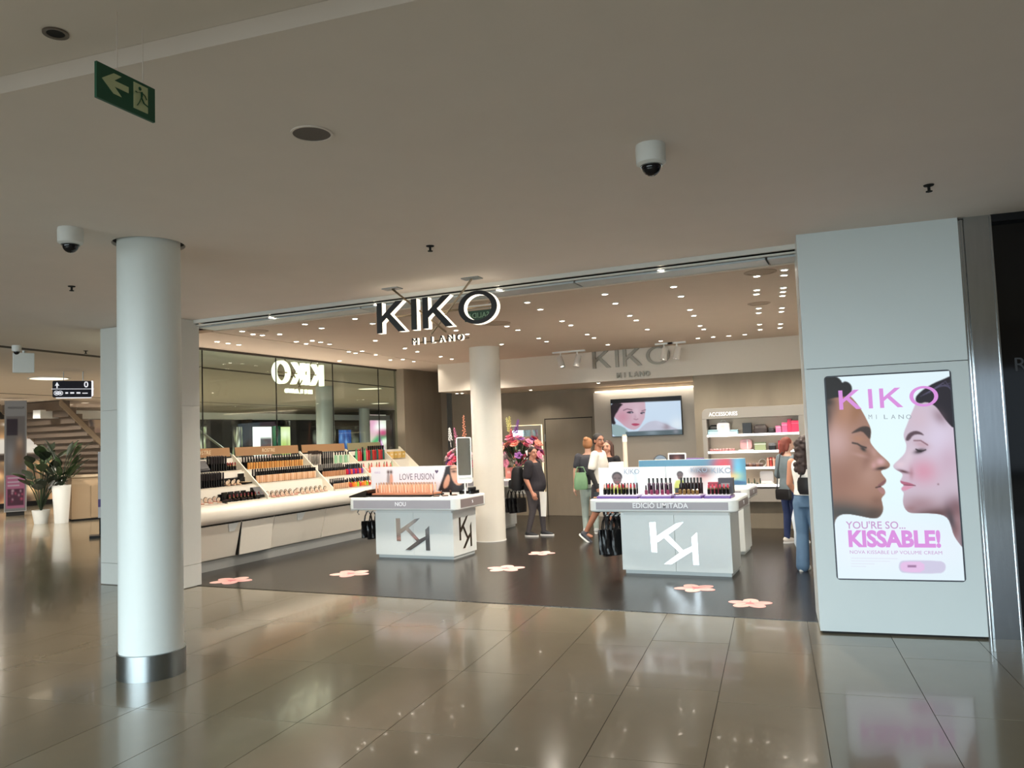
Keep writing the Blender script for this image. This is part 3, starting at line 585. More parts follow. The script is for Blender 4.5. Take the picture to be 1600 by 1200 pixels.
while DP:
    y0 = DP[0].y; rw = sorted([p for p in DP if p.y < y0+.6], key=lambda p: p.x); DP = [p for p in DP if p.y >= y0+.6]; rown += 1
    for i, p in enumerate(rw):
        t = thing('downlight', '%s small lit downlight from the left in the %s row back from the shop opening' % (nth(i+1), nth(rown)), 'lamp', (p.x, p.y, ZS), 0, 'downlights in the shop ceiling'); link('rim', rim, t); link('lens', lens, t)
for px, py, lb in ((397.6, 491, 'first from the left'), (565, 470, 'second from the left'), (762.6, 446, 'third from the left'), (1020.8, 413, 'rightmost')):
    p = gz(px, py, 3.345); t = thing('downlight', 'lit downlight in the white track over the opening, '+lb, 'lamp', (p.x, .028, 3.345), 0, 'downlights in the opening track'); link('rim', rim, t); link('lens', lens, t)
for px, py, lb in ((829, 609, 'above the backlit mirror'), (935, 598, 'left of the television panel'), (714, 614.6, 'leftmost of a pair'), (722, 614, 'right one of a pair')):
    p = gz(px, py, 2.735); t = thing('downlight', 'small lit downlight in the low soffit behind the fascia, '+lb, 'lamp', (p.x, p.y, 2.735), 0, 'downlights in the low soffit'); link('rim', rim, t); link('lens', lens, t)
# ceiling speakers and vents in the shop ceiling
for px, py, r, lb in ((1188, 425, .16, 'round pale ceiling diffuser near the right of the shop'), (1186, 474, .14, 'round pale ceiling diffuser further back on the right'), (775, 505, .2, 'round ceiling diffuser behind the hanging sign'), (403, 517, .14, 'round ceiling diffuser near the glass side wall')):
    p = gz(px, py, ZS); t = thing('ceiling_diffuser', lb, 'vent', (p.x, p.y, ZS)); MB().lathe([(r*.8, -.001), (r, -.001), (r, -.006), (r*.8, -.01)], n=36).build('rim', mat('diffuser', (168, 146, 124), .7), t, True); MB().lathe([(0, -.001), (r*.8, -.001), (r*.78, -.006), (0, -.006)], n=36).build('disc', mat('diffuser'), t, True)
# four white spotlights on short tracks in front of the fascia
for i, (px, py, tilt, lb) in enumerate(((876, 560, -20, 'leftmost of four white track spotlights before the fascia'), (902, 560, 12, 'second from left of four white track spotlights'), (1038, 552, 8, 'third of four white track spotlights, before the letter O'), (1058, 551, 14, 'rightmost of four white track spotlights before the fascia'))):
    p = gy(px, py, 6.2); t = thing('track_spotlight', lb, 'lamp', (p.x, 6.2, ZS), 0, 'white track spotlights')
    MB().box(-.16, .16, -.02, .02, -.03, -.001).build('track', M_white, t); MB().tube([(0, 0, -.03), (0, 0, -.10)], .012, 8).build('stem', M_white, t)
    b = MB().lathe([(0, .11), (.05, .11), (.055, .1), (.06, -.11), (.052, -.11), (.0, -.08)], n=20); b.xf(Matrix.Translation((0, 0, -.20)) @ Matrix.Rotation(R(tilt), 4, 'Y') @ Matrix.Rotation(R(-12), 4, 'X')); b.build('barrel', mat('spot_barrel', (214, 208, 200), .4), t, True)
    b = MB().lathe([(0, -.085), (.05, -.085), (.05, -.09), (0, -.095)], n=18); b.xf(Matrix.Translation((0, 0, -.20)) @ Matrix.Rotation(R(tilt), 4, 'Y') @ Matrix.Rotation(R(-12), 4, 'X')); b.build('lens', M_lens, t)
# exit sign inside the shop, seen from its back
p = gy(748, 493, .5); t = thing('exit_sign', 'green SALIDA exit sign seen from behind inside the letter O', 'sign', (p.x, .5, ZS))
w = .36; MB().box(-w/2, w/2, -.006, .006, p.z-.06-ZS, p.z+.06-ZS).build('plate', mat('exit_plate', (22, 70, 48), .4), t)
text('SALIDA', .085, Matrix.Translation((0, -.008, p.z-ZS)) @ Matrix.Rotation(R(180), 4, 'Z') @ FRONT, mat('exit_letters', (150, 190, 160), .5), t, width=.28, depth=.003)
for s in (-1, 1): MB().tube([(s*.14, 0, p.z+.06-ZS), (s*.14, 0, -.001)], .004, 6).build('wire', M_steel, t)
MB().box(-w/2-.02, w/2+.02, -.02, .02, p.z+.08-ZS, p.z+.12-ZS).build('housing', M_white, t)
# ------------------------------------------------------------------ small goods (each kind built once, copies share the mesh)
def multi(name, pieces):
    """one mesh of several MB pieces with a material each"""
    me = bpy.data.meshes.new(name); V = []; F = []; MI = []
    for k, (mb, m) in enumerate(pieces):
        n = len(V); V += [tuple(v) for v in mb.v]; F += [tuple(i+n for i in f) for f in mb.f]; MI += [k]*len(mb.f); me.materials.append(m)
    me.from_pydata(V, [], F); me.update(); me.polygons.foreach_set('material_index', MI)
    bm = bmesh.new(); bm.from_mesh(me); bmesh.ops.recalc_face_normals(bm, faces=bm.faces); bm.to_mesh(me); bm.free()
    return me
M_gloss = mat('gloss_black', (14, 12, 13), .15); M_acry = glassmat('acrylic', (246, 248, 248), 1.0)
KINDS = {}
def kind(name):
    if name in KINDS: return KINDS[name]
    p = []
    def C(rgb, rough=.3, **k): return mat('goods_%d_%d_%d' % tuple(rgb), rgb, rough, **k)
    base, _, var = name.partition(':'); rgb = tuple(int(v) for v in var.split(',')) if var else (200, 150, 120)
    if base == 'foundation':
        p = [(MB().lathe([(.013, 0), (.015, .004), (.015, .07), (.011, .078)], n=8), C(rgb)), (MB().lathe([(.0125, .078), (.0125, .118), (.010, .121)], n=8), M_gloss)]
    elif base == 'tube':
        p = [(MB().lathe([(.011, 0), (.012, .003), (.012, .08), (.008, .1)], n=8), C(rgb)), (MB().lathe([(.008, .1), (.006, .122), (.003, .125)], n=8), C(tuple(max(0, int(v*.75)) for v in rgb)))]
    elif base == 'mascara':
        p = [(MB().lathe([(.009, 0), (.010, .003), (.010, .07)], n=8), M_gloss), (MB().lathe([(.0085, .07), (.0095, .074), (.009, .135), (.006, .139)], n=8), C((38, 32, 34)))]
    elif base == 'lipstick':
        p = [(MB().lathe([(.012, 0), (.013, .003), (.013, .045)], n=8), M_gloss), (MB().lathe([(.010, .045), (.010, .058)], n=8), C((196, 170, 120), .2, metal=1.0)), (MB().lathe([(.0085, .058), (.0085, .078), (.003, .09)], n=8), C(rgb))]
    elif base == 'polish':
        p = [(MB().lathe([(.013, 0), (.016, .004), (.016, .04), (.008, .05)], n=8), C(rgb, .12)), (MB().lathe([(.008, .05), (.009, .052), (.006, .095)], n=8), M_gloss)]
    elif base == 'compact':
        p = [(MB().lathe([(.034, 0), (.036, .004), (.036, .014), (.03, .016)], n=14), C((196, 160, 140))), (MB().lathe([(.0, .0165), (.028, .0165), (.027, .02), (0, .021)], n=14), C(rgb, .8)),
             (MB().lathe([(.036, 0), (.036, .008), (.03, .009)], n=14).xf(Matrix.Translation((-.03, 0, .016)) @ Matrix.Rotation(R(-75), 4, 'Y') @ Matrix.Translation((.036, 0, 0))), M_gloss),
             (MB().lathe([(0, 0), (.031, 0), (.031, .003), (0, .003)], n=14).xf(Matrix.Translation((-.03, 0, .016)) @ Matrix.Rotation(R(-75), 4, 'Y') @ Matrix.Translation((.036, 0, -.0035))), C((222, 206, 186), .3))]
    elif base == 'palette':
        p = [(MB().box(-.05, .05, -.04, .04, 0, .014), M_gloss), (MB().box(-.042, .042, -.032, .032, .014, .017), C(rgb, .8)), (MB().box(-.054, -.046, -.04, .04, .01, .095), M_gloss)]
    elif base == 'stand':
        p = [(MB().prism([(-.05, 0), (.05, 0), (.05, .02), (-.03, .13), (-.05, .13)], -.075, .075, 'xz'), M_gloss), (MB().prism([(.046, .03), (.050, .034), (-.022, .13), (-.027, .127)], -.066, .066, 'xz'), C((40, 36, 38)))]
    elif base == 'brush':
        p = [(MB().lathe([(.004, 0), (.005, .01), (.004, .11)], n=6), M_gloss), (MB().lathe([(.005, .11), (.006, .125)], n=6), C((170, 160, 150), .2, metal=1.0)), (MB().lathe([(.006, .125), (.011, .145), (.008, .165)], n=6), C((50, 36, 30), .9))]
    elif base == 'jar':
        p = [(MB().lathe([(.026, 0), (.028, .004), (.028, .034)], n=12), C(rgb, .2)), (MB().lathe([(.029, .034), (.029, .052), (.026, .055)], n=12), C(tuple(min(255, int(v*.6+90)) for v in rgb), .3))]
    elif base == 'box':
        p = [(MB().box(-.035, .035, -.05, .05, 0, .11), C(rgb, .45)), (MB().box(-.0358, .0358, -.03, .03, .05, .075), C(tuple(min(255, int(v*.5+120)) for v in rgb), .5))]
    elif base == 'spray':
        p = [(MB().lathe([(.017, 0), (.019, .004), (.019, .11), (.012, .12)], n=10), C(rgb, .2)), (MB().lathe([(.011, .12), (.012, .165), (.009, .17)], n=10), M_gloss)]
    KINDS[name] = multi(base, p); return KINDS[name]
NAMES = {'foundation': ('foundation_bottle', 'bottle'), 'tube': ('cosmetic_tube', 'tube'), 'mascara': ('mascara', 'mascara'), 'lipstick': ('lipstick', 'lipstick'), 'polish': ('nail_polish', 'nail polish'), 'compact': ('powder_compact', 'compact'), 'palette': ('makeup_palette', 'palette'), 'stand': ('product_stand', 'stand'), 'brush': ('makeup_brush', 'brush'), 'jar': ('cream_jar', 'jar'), 'box': ('gift_box', 'box'), 'spray': ('spray_bottle', 'bottle')}
def put(k, loc, label, group, rz=0.0, s=1.0):
    nm, cat = NAMES[k.partition(':')[0]]; o = link(nm, kind(k), None, loc, rz); o.scale = (s, s, s); return tag(o, label, cat, group)

# ------------------------------------------------------------------ long counter under the glass wall
Y0, Y1 = .42, 6.95
M_counter = mat('counter_cream', (228, 222, 210), .35, coat=.1)
ct = thing('wall_counter', 'long white cosmetics counter with sloping stepped deck along the glass wall', 'counter', (-8.6, (Y0+Y1)/2, .006)); oy = (Y0+Y1)/2; OX = 8.6
def cp(pts): return [(x+OX, z) for x, z in pts]
def along(pts, y0, y1): 
    mb = MB(); n = len(pts); q = cp(pts)
    mb.add([(x, y0-oy, z) for x, z in q]+[(x, y1-oy, z) for x, z in q], [tuple(range(n)), tuple(range(n, 2*n))[::-1]]+[(i, n+i, n+(i+1) % n, (i+1) % n) for i in range(n)]); return mb
along([(-9.40, 0), (-8.73, 0), (-8.73, .145), (-9.40, .145)], Y0+.03, Y1-.03).build('kickboard', mat('kick_grey', (150, 152, 150), .5), ct)
along([(-9.40, .15), (-8.715, .15), (-8.585, .655), (-9.40, .655)], Y0, Y1).build('body', M_counter, ct)
lip = [(-8.62, .665), (-8.55, .672), (-8.515, .70), (-8.50, .76), (-8.505, .83), (-8.53, .885), (-8.575, .912), (-8.63, .92), (-9.0, .92), (-9.0, .665)]
along(lip, Y0, Y1).build('rim', M_counter, ct, True)
TIERS = [(-8.62, -8.83, .922, .950), (-8.86, -9.07, 1.14, 1.165), (-9.10, -9.31, 1.36, 1.385)]
for a, b, z0, z1 in TIERS: along([(a, .90), (a, z0), (b, z1), (b-.03, z1+.19), (-9.36, z1+.19), (-9.36, .90)], Y0+.01, Y1-.01).build('step', M_counter, ct)
for y in (.50, 2.03, 3.65, 5.0, 6.2, 6.9): along([(-8.63, .93), (-8.63, .98), (-9.34, 1.63), (-9.36, 1.63), (-9.36, .93)], y-.012, y+.012).build('rib', mat('rib_white', (240, 232, 214), .4), ct)
M_hdr = mat('header_tan', (160, 122, 84), .5); M_hdg = mat('header_green', (140, 134, 102), .5)
for i, (a, b) in enumerate(((.55, 1.96), (2.08, 3.60), (3.70, 4.95), (5.05, 6.18))):
    h = along([(-9.335, 1.60), (-9.325, 1.60), (-9.345, 1.74), (-9.355, 1.74)], a, b).build('header_board', M_hdg if i == 3 else M_hdr, ct)
    if i < 2:
        t = text_mb('ROSTRE', .085, .003, spacing=1.05).xf(Matrix.Translation((-9.333+OX, (a+b)/2-oy+(.15 if i == 0 else 0), 1.672)) @ Matrix.Rotation(R(90), 4, 'Z') @ FRONT); t.build('lettering', mat('header_letters', (240, 220, 186), .5), h)
for i, (a, b, op) in enumerate(((.47, 1.38, 0), (1.41, 2.08, .05), (2.11, 3.35, 0), (3.38, 4.60, 0), (4.63, 5.80, 0), (5.83, 6.92, 0))):
    d = along([(-8.712+.002, .165), (-8.70+.002+op, .163), (-8.578, .645), (-8.586, .647)], a, b).build('drawer_front', M_counter, ct)
    along([(-8.587, .648), (-8.575, .648), (-8.575, .66), (-8.587, .66)], a, b).build('shadow_gap', M_dark, ct)
    if op: along([(-8.708, .16), (-8.66, .16), (-8.585, .64), (-8.59, .645)], a-.015, a-.002).build('side', M_dark, d)
for y in (1.22, 2.72, 4.15, 5.4):
    mb = MB(); q = [(y-.10-oy, .645), (y+.10-oy, .645), (y+.045-oy, .53), (y-.055-oy, .53)]
    vs = [(-8.573-(.645-z)*.262+OX, yy, z) for yy, z in q]+[(-8.565-(.645-z)*.262+OX, yy, z) for yy, z in q]
    mb.add(vs, [(0, 1, 2, 3), (4, 7, 6, 5), (0, 4, 5, 1), (1, 5, 6, 2), (2, 6, 7, 3), (3, 7, 4, 0)]).build('pull_tab', M_wallw, ct)
TRAYS = {}; RAD = dict(foundation=.015, tube=.012, mascara=.010, lipstick=.013, polish=.016, compact=.036, palette=.042, stand=.076, brush=.011, jar=.029, box=.051, spray=.019)
def ttray(bay, tier, y0, y1, rgb=(24, 22, 23)):
    a, b, z0, z1 = TIERS[tier]; TRAYS[(bay, tier)] = 1; t = thing('tester_tray', 'black tester tray on the %s step of the %s counter bay' % (('front', 'middle', 'back')[tier], ('first', 'second', 'third', 'fourth')[bay]), 'tray', (a, (y0+y1)/2, .006)); h = (y1-y0)/2; L = a-b
    def sl(f0, f1, lift, th): return [(-L*f0, z0+(z1-z0)*f0+lift), (-L*f1, z0+(z1-z0)*f1+lift), (-L*f1, z0+(z1-z0)*f1+lift+th), (-L*f0, z0+(z1-z0)*f0+lift+th)]
    m = mat('tray_%d' % rgb[0], rgb, .3); MB().prism(sl(.16, .96, .0005, .012), -h, h, 'xz').build('base', m, t); MB().prism(sl(.90, .97, .012, .10), -h, h, 'xz').build('upstand', m, t)
    MB().prism(sl(.04, .13, .0005, .02), -h, h, 'xz').build('label_rail', mat('rail_clear', (214, 206, 190), .3), t)
for b_, t_, y0_, y1_ in ((0, 0, 1.18, 1.98), (0, 1, .88, 1.98), (0, 2, .56, 1.98), (1, 1, 2.08, 3.6), (1, 2, 2.08, 3.55), (2, 0, 3.70, 4.18), (2, 1, 3.68, 4.96), (3, 2, 5.06, 6.15)): ttray(b_, t_, y0_, y1_)
BAY = {0: 'first', 1: 'second', 2: 'third', 3: 'fourth'}; ROW = ('front', 'middle', 'back')
def row(bay, tier, k, y0, y1, n, f=.5, what='', s=1.0, rz=0.0, lines=1):
    a, b, z0, z1 = TIERS[tier]; nm = what
    for L in range(lines):
        kb = (k if isinstance(k, str) else k[0]).partition(':')[0]; ls = .50 if kb == 'compact' else .36; ff = f+(L-(lines-1)/2)*ls
        for i in range(n):
            y = y0+(y1-y0)*(i+.5)/n; x = a+(b-a)*ff; z = z0+(z1-z0)*ff+.0065
            kk = k if isinstance(k, str) else k[(i+L) % len(k)]
            rad = max(RAD[q.partition(':')[0]] for q in ((k,) if isinstance(k, str) else k)); s_ = min(s*1.38, (y1-y0)/n*.93/(2*rad))
            if lines > 1: s_ = min(s_, .21*ls*.98/(2*rad) if kb != 'compact' else 1.0)
            if (bay, tier) in TRAYS: e_ = rad*s_/.21; f2 = min(max(ff, .15+e_), .885-e_); x = a+(b-a)*f2; z = z0+(z1-z0)*f2+.0065+.0128
            z += .135*rad*s_
            put(kk, (x, y, z), '%s %s from the near end, %s%s step of the %s counter bay' % (nth(i+1), nm, ROW[tier], '' if lines == 1 else (' upper' if L else ' lower'), BAY[bay]), 'goods on the %s step of the %s counter bay' % (ROW[tier], BAY[bay]), rz+random.uniform(-.05, .05), s_)
PK = ('compact:222,150,140', 'compact:206,120,116', 'compact:226,176,150')
row(0, 0, PK, .66, 1.16, 3, .5, 'open blush compact', 1.3, 0, 2); row(0, 0, 'palette:70,40,44', 1.2, 1.72, 4, .45, 'open dark palette', 1.0, 0, 1); row(0, 0, 'lipstick:120,40,50', 1.22, 1.90, 9, .12, 'dark lipstick', .9); row(0, 0, 'stand', 1.78, 1.98, 1, .6, 'black product stand')
row(0, 1, 'mascara', .9, 1.42, 11, .5, 'black mascara', 1.1, 0, 2); row(0, 1, ('compact:226,196,140', 'compact:230,206,170'), 1.44, 1.78, 3, .5, 'open powder compact', 1.0, 0, 2); row(0, 1, 'palette:210,180,140', 1.8, 1.98, 1, .5, 'open powder palette', 1.2); row(0, 1, 'spray:150,180,150', .56, .86, 4, .5, 'pale green bottle')
row(0, 2, 'stand', .95, 1.35, 2, .4, 'black product stand', .95); row(0, 2, 'mascara', 1.38, 1.72, 7, .5, 'black mascara', 1.2, 0, 2); row(0, 2, 'lipstick:150,50,50', 1.75, 1.96, 4, .5, 'red lipstick'); row(0, 2, 'jar:170,60,60', .62, .9, 3, .5, 'red jar')
row(1, 0, PK+('compact:230,206,170', 'compact:226,190,180'), 2.14, 2.78, 6, .5, 'open powder compact', 1.05, 0, 2); row(1, 0, ('compact:232,206,180', 'compact:222,180,150'), 2.84, 3.56, 6, .5, 'open beige compact', 1.05, 0, 2)
row(1, 1, ('foundation:222,178,140', 'foundation:206,158,118', 'foundation:230,192,160'), 2.10, 3.56, 30, .35, 'beige foundation bottle', 1.15); row(1, 1, 'mascara', 2.10, 3.56, 26, .8, 'black mascara', 1.1)
row(1, 2, ('foundation:206,140,70', 'foundation:216,160,90'), 2.14, 3.50, 22, .2, 'amber foundation bottle', 1.0); row(1, 2, 'mascara', 2.14, 3.50, 22, .55, 'black mascara', 1.05); row(1, 2, 'mascara', 2.14, 3.50, 22, .85, 'black upper mascara', 1.05)
row(2, 0, ('polish:190,60,50', 'polish:232,120,40', 'polish:240,150,60', 'polish:150,190,60'), 4.2, 4.92, 10, .5, 'bright nail polish', 1.2, 0, 2); row(2, 0, 'foundation:214,170,134', 3.72, 4.16, 8, .3, 'beige foundation bottle', .9); row(2, 0, 'mascara', 3.72, 4.16, 8, .7, 'black mascara', .9)
row(2, 1, 'mascara', 3.7, 4.4, 13, .6, 'black mascara', 1.1); row(2, 1, 'foundation:196,140,100', 3.72, 4.4, 12, .25, 'tan foundation bottle', .9); row(2, 1, ('polish:206,40,60', 'polish:120,50,120', 'polish:230,90,60', 'polish:110,60,150'), 4.42, 4.95, 8, .5, 'bright nail polish', 1.4, 0, 2)
row(2, 2, 'brush', 3.72, 4.02, 7, .4, 'makeup brush', 1.1, 0, 2); row(2, 2, 'mascara', 4.05, 4.4, 6, .4, 'black mascara', 1.2); row(2, 2, ('spray:140,190,150', 'spray:196,214,190'), 4.45, 4.92, 6, .5, 'green spray bottle', .9, 0, 1)
row(3, 0, ('polish:150,200,70', 'jar:200,190,180', 'polish:230,140,60'), 5.08, 6.1, 10, .5, 'small coloured bottle', 1.2); row(3, 1, ('jar:236,160,130', 'tube:226,110,90', 'jar:206,80,70'), 5.08, 6.15, 13, .4, 'coral cosmetic item', 1.2); row(3, 1, ('tube:214,90,80', 'jar:220,130,110', 'tube:150,200,150'), 5.08, 6.15, 12, .8, 'coral upper tube', 1.3)
row(3, 2, ('tube:90,180,120', 'tube:226,90,90', 'tube:200,60,60', 'mascara'), 5.08, 5.5, 6, .4, 'bright cosmetic tube', 1.4); row(3, 2, ('spray:150,30,36', 'spray:30,90,80', 'spray:190,60,50'), 5.52, 6.1, 8, .5, 'dark-capped spray bottle', 1.2); row(3, 2, ('box:226,190,120', 'box:206,170,90'), 6.25, 6.85, 4, .5, 'golden gift box', .9)
# ------------------------------------------------------------------ kiosks
M_kp = mat('kiosk_label_grey', (160, 158, 166), .45); M_kpd = mat('kiosk_label_dark', (126, 116, 116), .45); M_bag = mat('bag_black', (15, 14, 16), .3, noise=.5, nscale=25, bump=.5)
KK = [[(500, 662), (546, 660), (549, 928), (506, 926)], [(548, 785), (700, 668), (752, 656), (715, 700), (562, 832), (548, 838)], [(598, 788), (632, 766), (742, 905), (716, 926)],
      [(806, 788), (846, 745), (850, 1028), (808, 1028)], [(806, 866), (850, 862), (846, 885), (806, 908), (650, 1030), (594, 1028), (735, 906)]]
def logo(x0, x1, z0, z1, y, plane='xz', thick=.004):
    mb = MB()
    for k_, p in enumerate(KK):
        q = [(x0+(x1-x0)*(a-280)/805, z0+(z1-z0)*(1090-b)/495) for a, b in p]; mb.prism(q, y-thick-.0004*k_, y, plane) if plane == 'xz' else mb.prism(q, y, y+thick, 'yz')
    return mb
def kiosk(label, loc, hw, bd, sx0, sx1, sy0, sy1, zb, zt, title, logo_m, side_logo=True):
    t = thing('display_kiosk', label, 'display table', loc)
    MB().box(-hw+.03, hw-.02, .03, bd-.03, 0, .045).build('plinth', mat('plinth_grey', (200, 206, 206), .5), t)
    MB().box(-hw, hw, .012, bd, .045, zb-.02).build('body', M_kiosk, t)
    for a, b in ((-hw, -.0015), (.0015, hw)): MB().box(a, b, -.004, .010, .047, zb-.045).build('door', M_kiosk, t, bevel=.002)
    MB().box(-hw+.04, hw-.01, -.02, bd-.02, zb-.045, zb-.0).build('neck', mat('neck_white', (214, 218, 216), .4), t)
    sl = MB().prism(rrect(sx0, sx1, sy0, sy1, .09, 6), zb, zt).build('tabletop', M_kiosk, t, True, bevel=.018)
    MB().box(sx0+.10, sx1-.10, sy0-.004, sy0+.004, zb+.03, zt-.035).build('label_strip', M_kp, sl)
    if title: text(title, .085, Matrix.Translation(((sx0+sx1)/2-(.0), sy0-.006, (zb+zt)/2)) @ FRONT, mat('label_white', (236, 238, 244), .5), sl, depth=.003, bold=.0015)
    MB().box(sx1-.004, sx1+.004, sy0+.12, sy1-.12, zb+.03, zt-.035).build('label_strip', M_kpd, sl)
    text('%', .06, Matrix.Translation((sx1+.006, (sy0+sy1)/2, (zb+zt)/2)) @ Matrix.Rotation(R(90), 4, 'Z') @ FRONT, mat('label_white'), sl, depth=.003)
    def split(mb, nm):
        o = mb.build(nm, logo_m, t); return o
    z0, z1 = .047, zb-.045
    split(logo(-hw, hw, z0, z1, -.0045), 'monogram')
    if side_logo:
        mb = MB()
        for k_, p in enumerate(KK):
            q = [((a-280)/805*bd*1.25-bd*.1, z0+(z1-z0)*(1090-b)/495) for a, b in p]; mb.prism(q, hw+.0005, hw+.004+.0004*k_, 'yz')
        mb.build('monogram', mat('monogram_dark', (110, 98, 88), .2, .8), t)
    return t
k1 = kiosk('white display kiosk marked NOU beside the shop column', (-6.34, 2.54, .006), .67, .72, -1.06, .82, -.15, .82, .72, .905, 'NOU', M_chrome)
k2 = kiosk('white display kiosk marked as limited edition, nearest the opening', (-2.31, 2.0, .006), .67, .62, -1.04, .78, -.14, .82, .77, .925, 'EDICIÓ LIMITADA', M_chrome, False)
k3 = kiosk('white display kiosk with teal boards behind the limited edition kiosk', (-2.42, 3.75, .006), .67, .62, -1.04, .77, -.14, .82, .77, .925, '', M_chrome, False)
kx = gy(816, 772, 6.0).x
k4 = kiosk('white display table behind the column under the flowers', (kx-.9, 6.1, .006), .45, .6, -.9, .9, -.12, .75, .80, .95, '', M_chrome, False)
# tote bags hung below the kiosk ends
def tote(w=.26, h=.30, seed=0):
    rnd = random.Random(seed); mb = MB(); rings = []
    for k in range(7):
        z = -.16-h*k/6; q = .35+.65*min(1, k/4); rings.append([(w/2*(1 if k < 6 else .96)*math.copysign(abs(math.cos(a))**.6, math.cos(a))*(1+.05*rnd.uniform(-1, 1)), .035*q*math.copysign(abs(math.sin(a))**.6, math.sin(a))*(1+.3*rnd.uniform(-1, 1)), z) for a in [2*math.pi*i/14 for i in range(14)]])
    mb.loft(rings); body = mb.mesh('bag_body', M_bag, True); hs = []
    for s in (-1, 1):
        hs.append(MB().tube([(-.07, .012*s, -.17), (-.055, .01*s, -.08), (-.02, .004*s, -.012), (0, .002*s, 0), (.02, .004*s, -.012), (.055, .01*s, -.08), (.07, .012*s, -.17)], .007, 6).mesh('handle', M_bag, True))
    return body, hs
TOTES = [tote(.26, .28, 1), tote(.24, .30, 2), tote(.28, .27, 3)]
def hang(base, y0, y1, n, z, lab, grp, x0, x1):
    rod = MB().tube([(x0, y0-.03, z), (x0, y1+.03, z)], .006, 8); rod.tube([((x0+x1)/2, (y0+y1)/2, z), ((x0+x1)/2, (y0+y1)/2, z+.10)], .008, 8)
    for i in range(n):
        body, hs = TOTES[i % 3]; t = thing('tote_bag', lab % nth(i+1), 'bag', (x0+(x1-x0)*((i*7) % n)/max(1, n-1), y0+(y1-y0)*(i+.5)/n, z+.004), R(90+random.uniform(-14, 14)) if n < 5 else R(random.uniform(20, 80)), grp)
        link('bag_body', body, t)
        for h in hs: link('handle', h, t)
def hookbar(parent, x0, x1, y, z, ztop):
    mb = MB().tube([(x0, y, z), (x1, y, z)], .008, 8); mb.tube([(x0+.02, y, z), (x0+.02, y, ztop)], .008, 8); mb.tube([(x1-.02, y, z), (x1-.02, y, ztop)], .008, 8); mb.build('hook_bar', M_white, parent)
hookbar(k1, -.98, -.70, .18, .665, .74); hookbar(k2, -.92, -.68, .12, .70, .79); hookbar(k2, -.92, -.68, .30, .70, .79); hookbar(k4, -.1+.58, .86, .12, .72, .82)
def bags(kroot, xs, y, z, lab, grp, sc=1.0, ang=90):
    L = kroot.location
    for i, x in enumerate(xs):
        body, hs = TOTES[i % 3]; t = thing('tote_bag', lab % nth(i+1), 'bag', (L.x+x, L.y+y+.0, L.z+z+.012), R(ang+random.uniform(-12, 12)), grp); t.scale = (sc, sc, sc)
        link('bag_body', body, t)
        for h in hs: link('handle', h, t)
bags(k1, (-.93, -.84, -.75), .18, .665, '%s black tote bag from the left hanging under the NOU kiosk', 'tote bags under the NOU kiosk', .92, 72)
bags(k2, (-.90, -.84, -.78, -.72), .12, .70, '%s black bag from the left in the front bunch under the limited edition kiosk', 'bags under the limited edition kiosk', 1.12, 60); bags(k2, (-.89, -.82, -.75), .30, .70, '%s black bag from the left in the rear bunch under the limited edition kiosk', 'bags under the limited edition kiosk', 1.12, 60)
bags(k4, (.54, .62, .70, .78), .12, .72, '%s black tote bag from the left hanging behind the column', 'tote bags behind the column', .95, 70)
# hook on the left rail end of the NOU kiosk
MB().tube([(-1.03, .1, .73), (-1.07, .1, .66), (-1.04, .1, .63)], .01, 8).build('side_hook', M_steel, k1)
# ---- goods on the NOU kiosk
zt = .905+.006
bd = thing('header_board', 'long pale header board lettered LOVE FUSION on the NOU kiosk', 'sign', (-7.34, 3.06, zt))
bx0, bx1, bz = gy(580, 731, 3.06).x+7.34, gy(716, 728, 3.06).x+7.34, gy(640, 729, 3.06).z-zt
P = Paint(120, 34, size=(160, 45), base=(214, 214, 224))
P.blob(50, 10, 60, 30, (226, 226, 236), .7)
for cx, c in ((30, (150, 140, 146)), (35, (206, 150, 130))): P.poly([(cx-2, 12), (cx+2, 12), (cx+3, 26), (cx+2, 40), (cx-2, 40), (cx-3, 26)], c, 2); P.blob(cx, 9, 2, 3, (60, 40, 40), 1)
P.poly([(128, -2), (124, 14), (118, 30), (112, 46), (162, 46), (162, -2)], (26, 20, 24), 2); f = P.poly([(134, -2), (158, -2), (160, 16), (154, 30), (146, 35), (138, 28), (134, 14)], (206, 160, 136), 2.5)
P.blob(140, 10, 4, 2, (50, 36, 34), .9, within=f); P.blob(153, 10, 4, 2, (50, 36, 34), .9, within=f); P.line([(135, 6), (144, 5)], 1.3, (80, 56, 46), .9, f); P.line([(150, 5), (158, 6)], 1.3, (80, 56, 46), .9, f); P.blob(147, 27, 5, 2, (196, 100, 96), .9, within=f); P.blob(147, 18, 2, 4, (226, 186, 160), .8, within=f); P.poly([(122, 30), (128, 16), (132, 14), (134, 22), (130, 36), (122, 40)], (196, 146, 122), 2)
M_print = picmat('print_matt', 0, .4)
P.obj('print', M_print, bd, (bx0, -.0035, bz), (bx1-bx0+.14, 0, 0), (0, 0, -bz+.03))
MB().box(bx0-.004, bx1+.145, -.003, .012, 0, bz+.004).build('panel', M_white, bd)
W = bx1-bx0+.14
text('LOVE FUSION', .14, Matrix.Translation((bx0+W*.49, -.006, bz*.62)) @ FRONT, mat('print_grey', (112, 110, 126), .5), bd, width=W*.36, depth=.002); text('KIKO', .045, Matrix.Translation((bx0+W*.07, -.006, bz*.80)) @ FRONT, mat('print_violet', (180, 160, 196), .5), bd, depth=.002)
hz = MB()
hp = [(0, -.03), (.028, 0), (.03, .016), (.018, .026), (.006, .022), (0, .012), (-.006, .022), (-.018, .026), (-.03, .016), (-.028, 0)]
MB().prism([(bx0+W*.70+a, bz*.80+b) for a, b in hp], -.006, -.0045, 'xz').build('heart', mat('heart_purple', (86, 74, 104), .5), bd)
